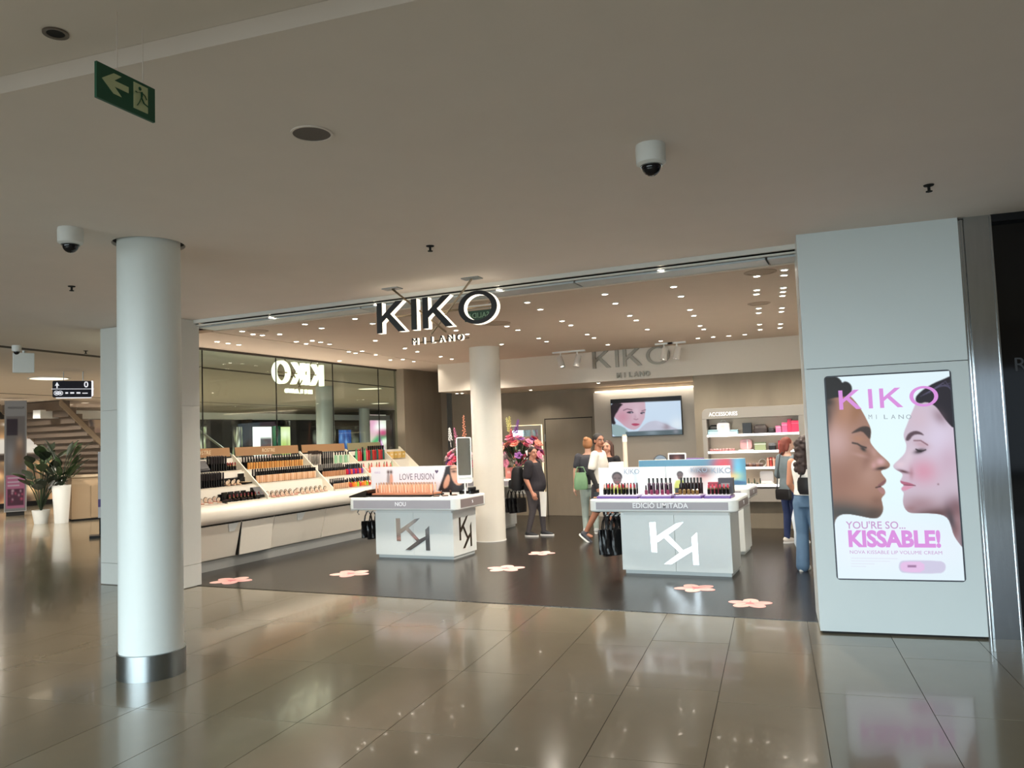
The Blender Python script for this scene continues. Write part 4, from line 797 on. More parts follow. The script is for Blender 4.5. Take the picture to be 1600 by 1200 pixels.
tray = thing('tester_tray', 'copper tester tray with black base in front of the header board', 'tray', (-6.55, 2.78, zt))
MB().box(-.575, .50, -.22, .20, 0, .028).build('base', M_gloss, tray, bevel=.004); MB().box(-.57, .49, -.16, .16, .028, .05).build('inlay', mat('copper_tray', (196, 128, 96), .35), tray, bevel=.003)
for L in range(2):
    for i in range(21): put(('tube:226,176,146', 'tube:214,160,126', 'tube:232,190,164')[i % 3], (-6.55-.56+1.02*(i+.5)/21+.02*L, 2.70+.09*L, zt+.052), '%s beige lip tube from the left, %s row on the copper tester tray' % (nth(i+1), ('front', 'rear')[L]), 'lip tubes on the copper tray', 0, 1.25)
t = thing('easel_card', 'black tilted card with pale front at the left end of the NOU kiosk', 'sign', (-7.30, 2.66, zt))
MB().prism([(-.16, 0), (.14, 0), (.17, .10), (.16, .11), (-.16, .02)], -.16, .22, 'xz').build('wedge', M_gloss, t); MB().prism([(-.15, .024), (.15, .112), (.148, .114), (-.152, .026)], -.13, .19, 'xz').build('card', mat('card_kraft', (206, 188, 140), .6), t)
for i, (x, y, rz) in enumerate(((-5.98, 2.62, .5), (-5.88, 2.7, .7), (-5.8, 2.82, .9))):
    put('palette:196,140,110', (x, y, zt+.001), '%s open bronze palette from the left at the right end of the NOU kiosk' % nth(i+1), 'palettes on the NOU kiosk', rz, .9)
t = thing('tester_rack', 'black tester rack at the right end of the NOU kiosk', 'rack', (-5.74, 3.16, zt)); MB().prism(rrect(-.11, .14, -.12, .16, .06), 0, .05).build('base', M_gloss, t); MB().prism(rrect(-.08, .10, -.08, .12, .05), .05, .10).build('riser', M_black, t, bevel=.01)
t = thing('vanity_mirror', 'tall white framed tilting mirror on a thin post at the right of the NOU kiosk', 'mirror', (gy(727, 772, 2.95).x, 2.95, zt), R(16))
zb_, zt_ = gy(726, 755, 2.95).z-zt, gy(725, 683, 2.95).z-zt; hwm = .115
MB().tube([(0, 0, 0), (0, 0, zb_+.02)], .012, 10).build('post', M_white, t); MB().lathe([(0, 0), (.06, 0), (.06, .008), (.02, .012), (0, .012)], n=20).build('foot', M_white, t)
fr = MB().prism(rrect(-hwm, hwm, zb_, zt_, .03), -.012, .022, 'xz').build('frame', M_white, t, bevel=.004); MB().prism(rrect(-hwm+.018, hwm-.014, zb_+.12, zt_-.015, .02), -.0145, -.0125, 'xz').build('mirror_glass', M_mirror, fr); MB().box(-hwm+.02, hwm-.015, -.03, -.0125, zb_+.085, zb_+.115).build('ledge', M_white, fr)
# ---- goods on the limited edition kiosk
zt = .925+.006
def kboard(x0, x1, y, z1, nm, label, fn):
    t = thing(nm, label, 'sign', (x0, y, zt)); w = x1-x0; P = Paint(90, 45, size=(100, 50), base=(226, 230, 236)); fn(P); P.obj('print', M_print, t, (.003, -.0045, z1-.003), (w-.006, 0, 0), (0, 0, -z1+.006)); MB().box(0, w, -.004, .006, 0, z1).build('panel', M_white, t); return t
def face(P, cx, cy, r, skin, top):
    P.poly([(cx-r*1.5, 50), (cx-r*1.3, cy+r*1.3), (cx, cy+r), (cx+r*1.3, cy+r*1.3), (cx+r*1.5, 50)], top, 2); P.poly([(cx+r*.74*math.cos(q), cy-r*.35+r*.8*math.sin(q)) for q in [math.pi*2*i/16 for i in range(16)]], (48, 42, 48), 1.2); P.poly([(cx+r*.62*math.cos(q), cy+r*.05+r*.92*math.sin(q)) for q in [math.pi*2*i/16 for i in range(16)]], skin, 1.2)
    P.blob(cx-r*.3, cy-r*.1, r*.16, r*.08, (30, 24, 26), .9); P.blob(cx+r*.3, cy-r*.1, r*.16, r*.08, (30, 24, 26), .9); P.blob(cx, cy+r*.5, r*.25, r*.1, (150, 60, 70), .8)
def f1(P): face(P, 28, 20, 11, (96, 80, 82), (196, 206, 110)); P.poly([(55, 0), (100, 0), (100, 50), (62, 50), (58, 20)], (240, 248, 254), 4); P.blob(56, 24, 4, 26, (170, 196, 214), .6)
def f2(P): face(P, 22, 16, 7, (96, 80, 82), (196, 206, 110)); P.blob(58, 18, 14, 12, (206, 170, 170), .9); P.blob(58, 8, 16, 7, (70, 64, 74), .8); P.blob(58, 16, 8, 3, (120, 60, 70), .6); P.blob(80, 40, 40, 16, (240, 246, 252), .8)
b0, b1, b2 = gy(935, 729, 2.42).x, gy(1040, 728, 2.42).x, gy(1141, 727, 2.42).x; hb = gy(1040, 729, 2.42).z-zt
t = kboard(b0, b1-.008, 2.42, hb, 'back_board', 'left clear-edged poster board on the limited edition kiosk', f1); text('KIKO', .09, Matrix.Translation(((b1-b0)*.50, -.008, hb*.84)) @ FRONT, mat('print_blue', (150, 166, 186), .5), t, depth=.002)
t = kboard(b1, b2, 2.42, hb, 'back_board', 'right clear-edged poster board on the limited edition kiosk', f2); text('KIKO', .10, Matrix.Translation(((b2-b1)*.86, -.008, hb*.83)) @ FRONT, mat('print_blue'), t, width=.24, depth=.002); text('KIKO', .09, Matrix.Translation(((b2-b1)*.52, -.008, hb*.86)) @ FRONT, mat('print_blue'), t, depth=.002)
M_purple = mat('purple_tray', (92, 62, 136), .3); LX = k2.location.x
for i, (a, b) in enumerate(((-.96, -.42), (-.40, .0), (.02, .36), (.38, .70))):
    t = thing('product_tray', '%s purple product tray from the left on the limited edition kiosk' % nth(i+1), 'tray', (LX+(a+b)/2, 2.08, zt), 0, 'purple trays'); w = (b-a)/2
    MB().prism(rrect(-w, w, -.13, .20, .02), 0, .03).build('base', M_purple, t, bevel=.006); MB().box(-w+.02, w-.02, -.10, .18, .03, .045).build('inlay', mat('tray_white', (226, 220, 232), .4), t)
zz = zt+.0455
def line_up(k, a, b, n, y, s, lab, grp):
    for i in range(n): put(k if isinstance(k, str) else k[i % len(k)], (LX+a+(b-a)*(i+.5)/n, y, zz), lab % nth(i+1), grp, 0, s)
line_up(('lipstick:226,170,160', 'lipstick:200,60,70', 'lipstick:150,40,60'), -.90, -.46, 9, 2.04, 1.5, '%s pink lipstick from the left, first purple tray', 'lipsticks on the first tray'); line_up('mascara', -.90, -.46, 11, 2.14, 1.0, '%s black mascara from the left, first purple tray', 'mascaras on the first tray')
line_up('polish:130,60,90', -.37, -.03, 5, 2.03, 1.2, '%s plum nail polish from the left, second purple tray', 'nail polish on the second tray'); line_up('spray:66,40,60', -.35, -.03, 6, 2.14, 1.15, '%s dark plum bottle from the left, second purple tray', 'plum bottles on the second tray')
line_up('polish:120,96,60', .06, .32, 5, 2.03, 1.3, '%s bronze nail polish from the left, third purple tray', 'nail polish on the third tray'); line_up('spray:40,30,34', .06, .34, 7, 2.15, 1.15, '%s black bottle from the left, third purple tray', 'black bottles on the third tray')
line_up('lipstick:200,70,90', .41, .68, 6, 2.03, 1.35, '%s rose lipstick from the left, fourth purple tray', 'lipsticks on the fourth tray')
put('box:150,50,70', (LX+.47, 2.16, zz), 'crimson gift box on the fourth purple tray', 'boxes on the fourth tray', R(90), 1.25); put('box:60,56,66', (LX+.62, 2.16, zz), 'charcoal gift box on the fourth purple tray', 'boxes on the fourth tray', R(90), 1.7)
for i, x in enumerate((-.99, .05)): put('palette:226,160,120', (LX+x, 2.02-.0, zz if i else zt+.001), ('pale orange open palette at the left end of the limited edition kiosk', 'pale orange open palette on the third purple tray')[i], 'orange palettes', R(-90), .8)
# ---- boards and goods on the kiosk behind
t = thing('back_board', 'teal header board with coral poster on the rear kiosk', 'sign', (-3.36, 4.30, zt)); w = gy(1164, 713, 4.3).x+3.36; h3 = gy(1080, 718, 4.3).z-zt
P = Paint(90, 30, size=(180, 60), base=(66, 112, 140)); P.blob(150, 30, 12, 50, (190, 60, 60), .9); P.blob(166, 30, 10, 40, (80, 170, 210), .9); P.blob(160, 40, 14, 10, (196, 180, 120), .8); P.blob(140, 14, 16, 20, (170, 60, 80), .9); P.poly([(120, 50), (180, 50), (180, 60), (120, 60)], (50, 90, 130), 2)
P.obj('print', M_print, t, (.003, -.0045, h3), (w, 0, 0), (0, 0, -h3)); MB().box(0, w, -.004, .008, 0, h3+.004).build('panel', M_white, t)
t = thing('vanity_mirror', 'round clear-rimmed vanity mirror on the rear kiosk', 'mirror', (gy(1032, 720, 4.45).x, 4.45, zt)); zc = gy(1032, 722, 4.45).z-zt
MB().lathe([(0, 0), (.07, 0), (.06, .012), (0, .014)], n=20).build('foot', M_steel, t); MB().tube([(0, 0, .01), (0, 0, zc-.1)], .01, 8).build('post', M_steel, t); MB().lathe([(.10, -.008), (.115, -.008), (.115, .008), (.10, .008)], n=32).xf(Matrix.Translation((0, 0, zc)) @ Matrix.Rotation(R(90), 4, 'X')).build('rim', mat('mirror_rim', (60, 56, 56), .3), t, True); MB().lathe([(0, -.004), (.102, -.004), (.102, .004), (0, .004)], n=32).xf(Matrix.Translation((0, 0, zc)) @ Matrix.Rotation(R(90), 4, 'X')).build('mirror_glass', M_mirror, t)
t = thing('tablet_display', 'small white framed tablet showing a face on the rear kiosk', 'screen', (gy(1058, 720, 4.5).x, 4.5, zt)); zc = gy(1058, 717, 4.5).z-zt
MB().box(-.14, .14, 0, .012, zc-.09, zc+.09).build('frame', M_white, t, bevel=.005); MB().tube([(0, .02, 0), (0, .02, zc)], .015, 8).build('post', M_white, t); P = Paint(30, 20, size=(30, 20), base=(70, 30, 40)); P.blob(15, 10, 7, 8, (190, 120, 110), .9); P.blob(15, 14, 3, 1.5, (200, 40, 60), .9); P.obj('picture', picmat('tablet_picture', .6), t, (-.12, -.002, zc+.07), (.24, 0, 0), (0, 0, -.14))
t = thing('gift_box', 'flat purple box lying on the rear kiosk board line', 'box', (gy(1086, 718, 4.5).x, 4.5, zt)); zc = gy(1086, 721, 4.5).z-zt; MB().box(-.10, .10, -.08, .08, 0, zc).build('carton', mat('tray_white'), t); MB().box(-.12, .12, -.1, .1, zc, zc+.05).build('lid', M_purple, t, bevel=.004)
t = thing('display_post', 'tall thin clear and white post standing on the kiosk tops', 'post', (gy(978, 730, 3.0).x, 3.0, 0.0)); zc = gy(977, 679, 3.0).z; MB().lathe([(0, .006), (.10, .006), (.09, .02), (.03, .03), (.03, zc-.02), (.026, zc), (0, zc)], n=16).build('shaft', mat('post_clear', (220, 200, 180), .25), t, True); MB().lathe([(.031, zc-.10), (.034, zc-.10), (.034, zc-.02), (.031, zc-.02)], n=16).build('cap', M_white, t)
t = thing('receipt_printer', 'small white box-shaped device beside the tall post', 'device', (gy(966, 724, 3.95).x, 3.95, zt)); zc = gy(966, 722, 3.95).z-zt; MB().box(-.13, .13, -.08, .08, 0, max(zc, .1)).build('housing', M_white, t, bevel=.01); MB().box(-.06, .06, -.083, -.078, zc*.55, zc*.75).build('slot', M_dark, t)
# gift boxes and candle on the table behind the column
zt4 = .95+.006
for i, (px, py, c) in enumerate(((806, 762, '226,130,130'), (797, 758, '232,150,140'))): put('box:'+c, (gy(px, py, 6.3).x, 6.3+.08*i, zt4), ('pink gift box at the right end of the flower table', 'pink gift box behind another on the flower table')[i], 'gift boxes on the flower table', R(90), 1.6+.3*i)
# ------------------------------------------------------------------ accessories shelf unit on the back right
YF = 6.54
un = thing('shelf_unit', 'rounded grey shelf unit lettered ACCESSORIES with four lit shelves', 'shelf', (-2.0, YF, 0)); M_unit = mat('unit_greige', (142, 136, 128), .5)
x0, x1 = gy(1096, 640, YF).x+2.0, 1.05; zt = gy(1120, 638, YF).z; zi = gy(1110, 655, YF).z; z0 = gy(1168, 784, YF).z; xi = gy(1106, 700, YF).x+2.0; xr = gy(1250, 700, YF).x+2.0
MB().prism(rrect(x0, x1, zi, zt, .10, 6, (0, 1, 1, 0)), 0, .255, 'xz').build('top_panel', M_unit, un, bevel=.006)
MB().box(x0, xi, 0, .255, z0, zi).build('side_panel', M_unit, un); MB().box(xr, x1, 0, .255, z0, zi).build('side_panel', M_unit, un)
MB().box(xi, xr, .235, .255, z0, zi).build('back_panel', mat('unit_back', (206, 188, 168), .6), un); zl = gy(1168, 762, YF).z
MB().box(xi, xr, .01, .255, z0, zl-.02).build('base_panel', M_unit, un)
text('ACCESSORIES', .095, Matrix.Translation(((gy(1107, 648, YF).x+gy(1153, 646, YF).x)/2+2.0, -.003, gy(1130, 647, YF).z)) @ FRONT, mat('label_white'), un, depth=.004, width=gy(1153, 646, YF).x-gy(1108, 648, YF).x, bold=.002)
SH_Z = [gy(1108, y, YF).z for y in (681, 707, 732, 759)]
for z in SH_Z:
    s = MB().box(xi, xr, .008, .235, z-.015, z+.012).build('shelf', M_white, un); MB().box(xi, xr, 0, .008, z-.022, z+.014).build('led_edge', M_led, s)
XL = -2.0+xi; 
def sx_(px): return gy(px, 700, YF+.1).x
def good(nm, label, cat, px, shelf, build): 
    t = thing(nm, label, cat, (sx_(px), YF+.12, SH_Z[shelf]+.0125)); build(t); return t
def gbox(w, d, h, c, lid=None):
    def f(t):
        MB().box(-w/2, w/2, -d/2, d/2, 0, h).build('carton', mat('carton_%d_%d_%d' % c, c, .4), t, bevel=.004)
        if lid: MB().box(-w/2-.003, w/2+.003, -d/2-.003, d/2+.003, h*.72, h*.8).build('band', mat('carton_%d_%d_%d' % lid, lid, .4), t)
    return f
def pouch(w, h, c):
    def f(t):
        mb = MB(); mb.loft([[(w/2*k*math.copysign(abs(math.cos(a))**.5, math.cos(a)), .05*q*math.sin(a), z) for a in [2*math.pi*i/16 for i in range(16)]] for k, q, z in ((.9, .9, 0), (1, 1, h*.15), (1, .9, h*.55), (.85, .6, h*.85), (.6, .2, h))])
        mb.build('pouch_body', mat('pouch_%d_%d_%d' % c, c, .5, noise=.2, nscale=15), t, True); MB().tube([(-w*.32, 0, h*.99), (w*.32, 0, h*.99)], .006, 6).build('zip', M_steel, t)
    return f
BLU = (176, 214, 226)
good('gift_box', 'pale blue box with black top at the left of the top shelf', 'box', 1115, 0, gbox(.20, .1, .09, BLU, (20, 20, 22))); good('cosmetic_bag', 'black pouch on the pale blue box, left end of the top shelf', 'bag', 1117, 0, lambda t: (setattr(t, 'location', t.location+Vector((0, .03, .091))), pouch(.18, .08, (24, 22, 24))(t)))
def marble(t):
    MB().prism(rrect(-.11, .11, 0, .22, .05), -.05, .05, 'xz').build('case', mat('marble_pink', (226, 206, 206), .3, noise=.5, nscale=9), t, bevel=.012); MB().tube([(-.04, 0, .222), (-.03, 0, .25), (.03, 0, .25), (.04, 0, .222)], .006, 6).build('handle', M_white, t)
good('vanity_case', 'white marbled vanity case on the top shelf', 'case', 1132, 0, marble)
good('gift_box', 'pale blue and black box right of the marbled case', 'box', 1147, 0, gbox(.16, .09, .08, BLU, (20, 20, 22))); good('gift_box', 'tall black box in the middle of the top shelf', 'box', 1169, 0, gbox(.15, .08, .19, (18, 16, 18))); good('cosmetic_bag', 'large dark brown pouch on the top shelf', 'bag', 1190, 0, pouch(.24, .15, (52, 42, 40))); good('cosmetic_bag', 'small black pouch on the top shelf', 'bag', 1207, 0, pouch(.12, .09, (24, 22, 26)))
good('gift_box', 'small pink box on the top shelf', 'box', 1218, 0, gbox(.09, .08, .12, (222, 110, 150), (236, 170, 190))); good('gift_box', 'rose pink box beside the crimson one on the top shelf', 'box', 1228, 0, gbox(.09, .08, .17, (214, 84, 130), (236, 150, 180))); good('gift_box', 'tall crimson box on the top shelf', 'box', 1236, 0, gbox(.07, .08, .23, (196, 30, 74))); good('gift_box', 'wide crimson box at the right end of the top shelf', 'box', 1246, 0, gbox(.14, .09, .20, (206, 40, 84), (226, 90, 120)))
for i in range(8): put('jar:190,120,120', (sx_(1111+5*i), YF+.10, SH_Z[1]+.0125), '%s small rosy jar from the left on the second shelf' % nth(i+1), 'rosy jars on the second shelf', 0, .85)
def acr(t):
    MB().prism(rrect(-.10, .10, .02, .20, .05), -.04, .04, 'xz').build('case', mat('marble_rose', (206, 150, 150), .3, noise=.4, nscale=9), t, bevel=.01); MB().box(-.13, .13, -.06, .06, 0, .02).build('tray', M_white, t); MB().box(.02, .035, -.05, -.041, .03, .19).build('ribbon', M_white, t)
good('vanity_case', 'rose marbled vanity case on the second shelf', 'case', 1166, 1, acr); good('gift_box', 'flat olive green box on the second shelf', 'box', 1188, 1, gbox(.19, .05, .14, (142, 152, 112), (226, 226, 220))); put('jar:40,42,46', (sx_(1207), YF+.1, SH_Z[1]+.0125), 'large charcoal jar on the second shelf', 'large jar', 0, 2.2); good('gift_box', 'red box behind the red-haired shopper on the second shelf', 'box', 1221, 1, gbox(.10, .08, .16, (190, 40, 60)))
for i in range(5): put(('jar:80,60,56', 'jar:120,84,70')[i % 2], (sx_(1166+5.5*i), YF+.10, SH_Z[2]+.0125), '%s brown jar from the left on the third shelf' % nth(i+1), 'brown jars on the third shelf', 0, 1.2)
def hmirror(t):
    MB().lathe([(0, -.006), (.06, -.006), (.06, .006), (0, .006)], n=24).xf(Matrix.Translation((0, 0, .065)) @ Matrix.Rotation(R(75), 4, 'X')).build('mirror_glass', M_mirror, t); MB().lathe([(.058, -.008), (.066, -.008), (.066, .008), (.058, .008)], n=24).xf(Matrix.Translation((0, 0, .065)) @ Matrix.Rotation(R(75), 4, 'X')).build('rim', M_white, t)
good('hand_mirror', 'round white hand mirror on the third shelf', 'mirror', 1190, 2, hmirror)
for i in range(6): good('gift_box', '%s upright red and cream box from the left on the third shelf' % nth(i+1), 'box', 1199+4.6*i, 2, gbox(.035, .12, .15+.01*(i % 2), (176, 60, 56) if i % 2 else (214, 150, 130), (230, 200, 180)))['group'] = 'upright boxes on the third shelf'
def stand_w(t):
    MB().box(-.12, .12, -.03, .05, 0, .02).build('base', M_white, t); MB().prism(rrect(-.11, .11, .02, .22, .03), .01, .03, 'xz').build('panel', mat('stand_white', (236, 232, 232), .3), t); MB().prism(rrect(-.09, .09, .02, .06, .015), -.04, .0, 'xz').build('cushion', mat('stand_rose', (230, 214, 214), .5), t)
good('display_stand', 'white display stand on the lowest shelf', 'stand', 1195, 3, stand_w)
for i in range(5): put(('spray:60,80,60', 'jar:60,70,60')[i % 2], (sx_(1167+4.5*i), YF+.10, SH_Z[3]+.0125), '%s dark green bottle from the left on the lowest shelf' % nth(i+1), 'dark bottles on the lowest shelf', 0, .6)
put('jar:216,214,210', (sx_(1215), YF+.1, SH_Z[3]+.0125), 'clear pale jar at the right of the lowest shelf', 'pale jar', 0, 1.6)
# ------------------------------------------------------------------ pink flower stickers on the shop floor
def sticker(px, py, label, s=1.0, rz=0.0):
    p = gz(px, py); t = thing('floor_sticker', label, 'sticker', (p.x, p.y, .0065), rz, 'flower stickers on the shop floor')
    for k in range(5):
        a = 2*math.pi*k/5; pts = []
        for i in range(14):
            q = 2*math.pi*i/14; rr = .135*(1+.12*math.cos(q)); u = .135+rr*.95*math.cos(q); v = rr*.72*math.sin(q); pts.append((s*(u*math.cos(a)-v*math.sin(a)), s*(u*math.sin(a)+v*math.cos(a))))
        MB().prism(pts, .0, .0016+.0003*k).build('petal', mat('petal_pink%d' % (k % 2), ((236, 176, 170), (240, 190, 180))[k % 2], .5, noise=.1, nscale=8), t)
    MB().lathe([(0, .0), (.06*s, .0), (.05*s, .0035), (0, .0036)], n=14).build('flower_centre', mat('petal_deep', (206, 110, 116), .5), t)
    for k in range(5): 
        a = 2*math.pi*k/5; MB().prism([(s*(.05*math.cos(a-.3)), s*(.05*math.sin(a-.3))), (s*.17*math.cos(a), s*.17*math.sin(a)), (s*.05*math.cos(a+.3), s*.05*math.sin(a+.3))], .003, .0034).build('streak', mat('petal_mid', (222, 140, 140), .5), t)
sticker(362, 908, 'pink flower sticker at the near left of the dark floor', 1.0, .3); sticker(548, 897, 'pink flower sticker left of the NOU kiosk front', 1.0, 0); sticker(790, 889, 'pink flower sticker between the two front kiosks', .95, .6); sticker(846, 865, "pink flower sticker near the smiling woman's feet", .75, .2); sticker(1087, 920, 'pink flower sticker in front of the limited edition kiosk', .85, .9); sticker(1172, 944, 'pink flower sticker nearest the right wall panel', .8, .4)
# ------------------------------------------------------------------ backlit mirror on the back wall
mx0, mx1, mz1, mz0 = gy(797, 700, 8.55).x, gy(846, 700, 8.55).x, gy(846, 664, 8.55).z, gy(846, 776, 8.55).z
t = thing('backlit_mirror', 'backlit wall mirror behind the flowers beside the door', 'mirror', ((mx0+mx1)/2, 8.55, mz0)); hw = (mx1-mx0)/2; hh = mz1-mz0
MB().box(-hw-.0, hw+.0, .0, .02, 0, hh).build('frame', mat('mirror_frame', (150, 142, 132), .4), t); MB().box(-hw+.07, hw-.07, -.004, 0, .06, hh-.10).build('mirror_glass', M_mirror, t); MB().box(-hw, hw+.02, .025, .045, 0, hh+.012).build('halo_strip', mat('halo', (255, 240, 200), .5, emit=1.2), t)
# ------------------------------------------------------------------ flower arrangements on the table behind the column
M_leaf = mat('leaf_green', (46, 66, 36), .6, noise=.3); M_leaf2 = mat('leaf_dark', (30, 42, 28), .6)
def blossom(rgb):
    mb = MB()
    for ring, (n, r, tl) in enumerate(((5, .045, 25), (5, .032, 50), (4, .018, 70))):
        for i in range(n):
            a = 2*math.pi*(i+.5*ring)/n; M = Matrix.Rotation(a, 4, 'Z') @ Matrix.Rotation(-R(tl), 4, 'Y') @ Matrix.Translation((r*.8, 0, 0)); k = len(mb.v); mb.ball((0, 0, 0), (r, r*.75, r*.25), 6, 4); mb.xf(M, k)
    return mb.mesh('blossom', mat('bloom_%d_%d_%d' % rgb, rgb, .6, noise=.15, nscale=30), True)
BL = [blossom(c) for c in ((222, 96, 120), (240, 214, 216), (176, 40, 70), (236, 150, 130), (226, 140, 170), (150, 90, 160))]
def spire(rgb, L):
    mb = MB(); rnd = random.Random(L)
    for i in range(26):
        q = i/26; a = i*2.4; r = .035*(1-q*.6); mb.ball((r*math.cos(a), r*math.sin(a), L*(.35+.65*q)), .018*(1-q*.45), 6, 4)
    mb.tube([(0, 0, 0), (0, 0, L*.98)], .005, 5); return mb.mesh('flower_spire', mat('spire_%d_%d_%d' % rgb, rgb, .6), True)
def bouquet(label, cx, cy, zt, spires, heads, W, seed):
    rnd = random.Random(seed); t = thing('flower_arrangement', label, 'flowers', (cx, cy, zt)); 
    MB().lathe([(0, 0), (.07, 0), (.085, .06), (.075, .14), (.09, .2), (.08, .2), (.0, .15)], n=20).build('vase', mat('vase_dark', (40, 36, 40), .2), t, True)
    mb = MB()
    for i in range(130):
        a = rnd.uniform(0, 6.28); e = rnd.uniform(-.2, 1.2); L = rnd.uniform(.25, .55)*W/.5; d = Vector((math.cos(a)*math.cos(e), .6*math.sin(a)*math.cos(e), math.sin(e))); p = Vector((0, 0, .2))+d*L*.4; q = p+d*L*.6; s = d.cross(Vector((0, 0, 1))).normalized()*rnd.uniform(.012, .028); m_ = (p+q)/2+Vector((0, 0, .03)); mb.add([p, m_+s, q, m_-s], [(0, 1, 2, 3)])
    tag(mb.build('foliage', M_leaf, t), kind='stuff')
    for i in range(heads):
        a = rnd.uniform(0, 6.28); e = rnd.uniform(.0, 1.3); L = rnd.uniform(.32, .5)*W/.5; d = Vector((math.cos(a)*math.cos(e), .6*math.sin(a)*math.cos(e), math.sin(e))); p = Vector((0, 0, .22))+d*L
        o = link('blossom', BL[i % 6], t, p); o.rotation_euler = d.to_track_quat('Z', 'Y').to_euler(); o.scale = (1.25,)*3
    for px, py0, py1, rgb in spires:
        b = gy(px[0], py1, cy); e = gy(px[1], py0, cy); v = e-b; o = link('flower_spire', spire(rgb, round(v.length*1.4, 3)), t, b-v*.4-Vector((cx, cy, zt))); o.rotation_euler = v.to_track_quat('Z', 'Y').to_euler()
zt4 = .95+.006
c1 = gy(722, 700, 6.45).x; c2 = gy(808, 700, 6.45).x
bouquet('flower arrangement with orange and pink spires left of the shop column', c1, 6.45, zt4, (((726, 724), 648, 692, (226, 150, 120)), ((716, 709), 668, 700, (206, 120, 160)), ((704, 702), 668, 690, (230, 230, 230))), 26, .42, 3)
bouquet('large flower arrangement with yellow and purple spires right of the shop column', c2, 6.45, zt4, (((796, 796), 650, 676, (214, 206, 130)), ((797, 791), 652, 676, (206, 206, 140)), ((805, 810), 655, 678, (140, 84, 170)), ((800, 798), 668, 690, (226, 110, 140))), 60, .66, 5)
# ------------------------------------------------------------------ the side walkway seen past the wing and through the glass
def facing(px, py, P0, rz=None):
    """point on the vertical plane through P0 facing the camera"""
    n = Vector((P0.x-CAM.x, P0.y-CAM.y, 0)).normalized(); d = ray(px, py); t = (P0-CAM).dot(n)/d.dot(n); return CAM+d*t
def face_rz(P0): return math.atan2(P0.x-CAM.x, -(P0.y-CAM.y))+math.pi if False else -math.atan2(P0.x-CAM.x, P0.y-CAM.y)
# hanging direction sign
P0 = gz(112, 580, ZC); rz = face_rz(P0)
a = facing(82, 595, P0); b = facing(143, 593, P0); c = facing(82, 621, P0); w = (b-a).xy.length; h = a.z-c.z
t = thing('direction_sign', 'dark blue hanging direction sign with white arrow and pictograms', 'sign', (a.x, a.y, c.z), rz)
M_navy = mat('sign_navy', (20, 20, 40), .4); M_sw = mat('sign_white', (236, 236, 244), .5, emit=.7)
MB().prism(rrect(0, w, 0, h, .03), 0, .07, 'xz').build('box', M_navy, t); MB().prism(rrect(w*.98, w*1.05, .02, h*1.02, .03), .02, .09, 'xz').build('lit_edge', M_sw, t); MB().box(-.02, w*1.07, -.004, 0, h*.49, h*.52).build('divider', M_sw, t); MB().box(.06, w, -.004, .02, -.02, -.001).build('lit_edge', M_sw, t)
MB().prism([(.10*w, .56*h), (.13*w, .56*h), (.13*w, .72*h), (.17*w, .70*h), (.115*w, .92*h), (.06*w, .70*h), (.10*w, .72*h)], -.006, 0, 'xz').build('arrow', M_sw, t)
text('0', h*.5, Matrix.Translation((w*.86, -.004, h*.76)) @ FRONT, M_sw, t, depth=.004, bold=.003)
for k, x in enumerate((.10, .20)):
    MB().lathe([(h*.11, -.003), (h*.14, -.003), (h*.14, .003), (h*.11, .003)], n=20).xf(Matrix.Translation((x*w, -.004, h*.26)) @ Matrix.Rotation(R(90), 4, 'X')).build('pictogram', M_sw, t)
    MB().box(x*w-.02, x*w+.02, -.006, -.001, h*.20, h*.32).build('pictogram', M_sw, t)
for k, (x, ww) in enumerate(((.36, .07), (.50, .10), (.66, .10), (.83, .14))): MB().box((x-ww/2)*w, (x+ww/2)*w, -.006, -.001, h*.22, h*(.31 if k != 3 else .27)).build('pictogram', M_sw, t)
for x in (.28, .78): MB().tube([(x*w, .035, h), (x*w, .035, ZC-c.z)], .008, 6).build('rod', M_steel, t)
# white box beside the far camera
p = gz(37, 548, ZC); t = thing('ceiling_box', 'plain white box hanging below the far left ceiling', 'box', (p.x, p.y, ZC), face_rz(p)); MB().box(-.15, .15, -.06, .06, -.36, -.04).build('housing', M_white, t, bevel=.01); MB().tube([(0, 0, -.05), (0, 0, 0)], .02, 8).build('bracket', M_white, t)
# ceiling lamps of the walkway
for px, py, r, lb in ((77, 591, .42, 'large round lit ceiling lamp above the direction sign'), (133, 629, .14, 'small lit ceiling lamp right above the stairs'), (109, 632, .12, 'small lit ceiling lamp left above the stairs'), (578, 607, .40, 'large round lit lamp seen through the glass, upper'), (594, 630, .40, 'large round lit lamp seen through the glass, lower')):
    p = gz(px, py, ZC); t = thing('ceiling_lamp', lb, 'lamp', (p.x, p.y, ZC)); MB().lathe([(r*.9, -.002), (r, -.002), (r, -.02), (r*.9, -.015)], n=28).build('rim', M_white, t, True); MB().lathe([(0, -.004), (r*.9, -.004), (r*.88, -.012), (0, -.012)], n=28).build('lens', M_warmled, t)
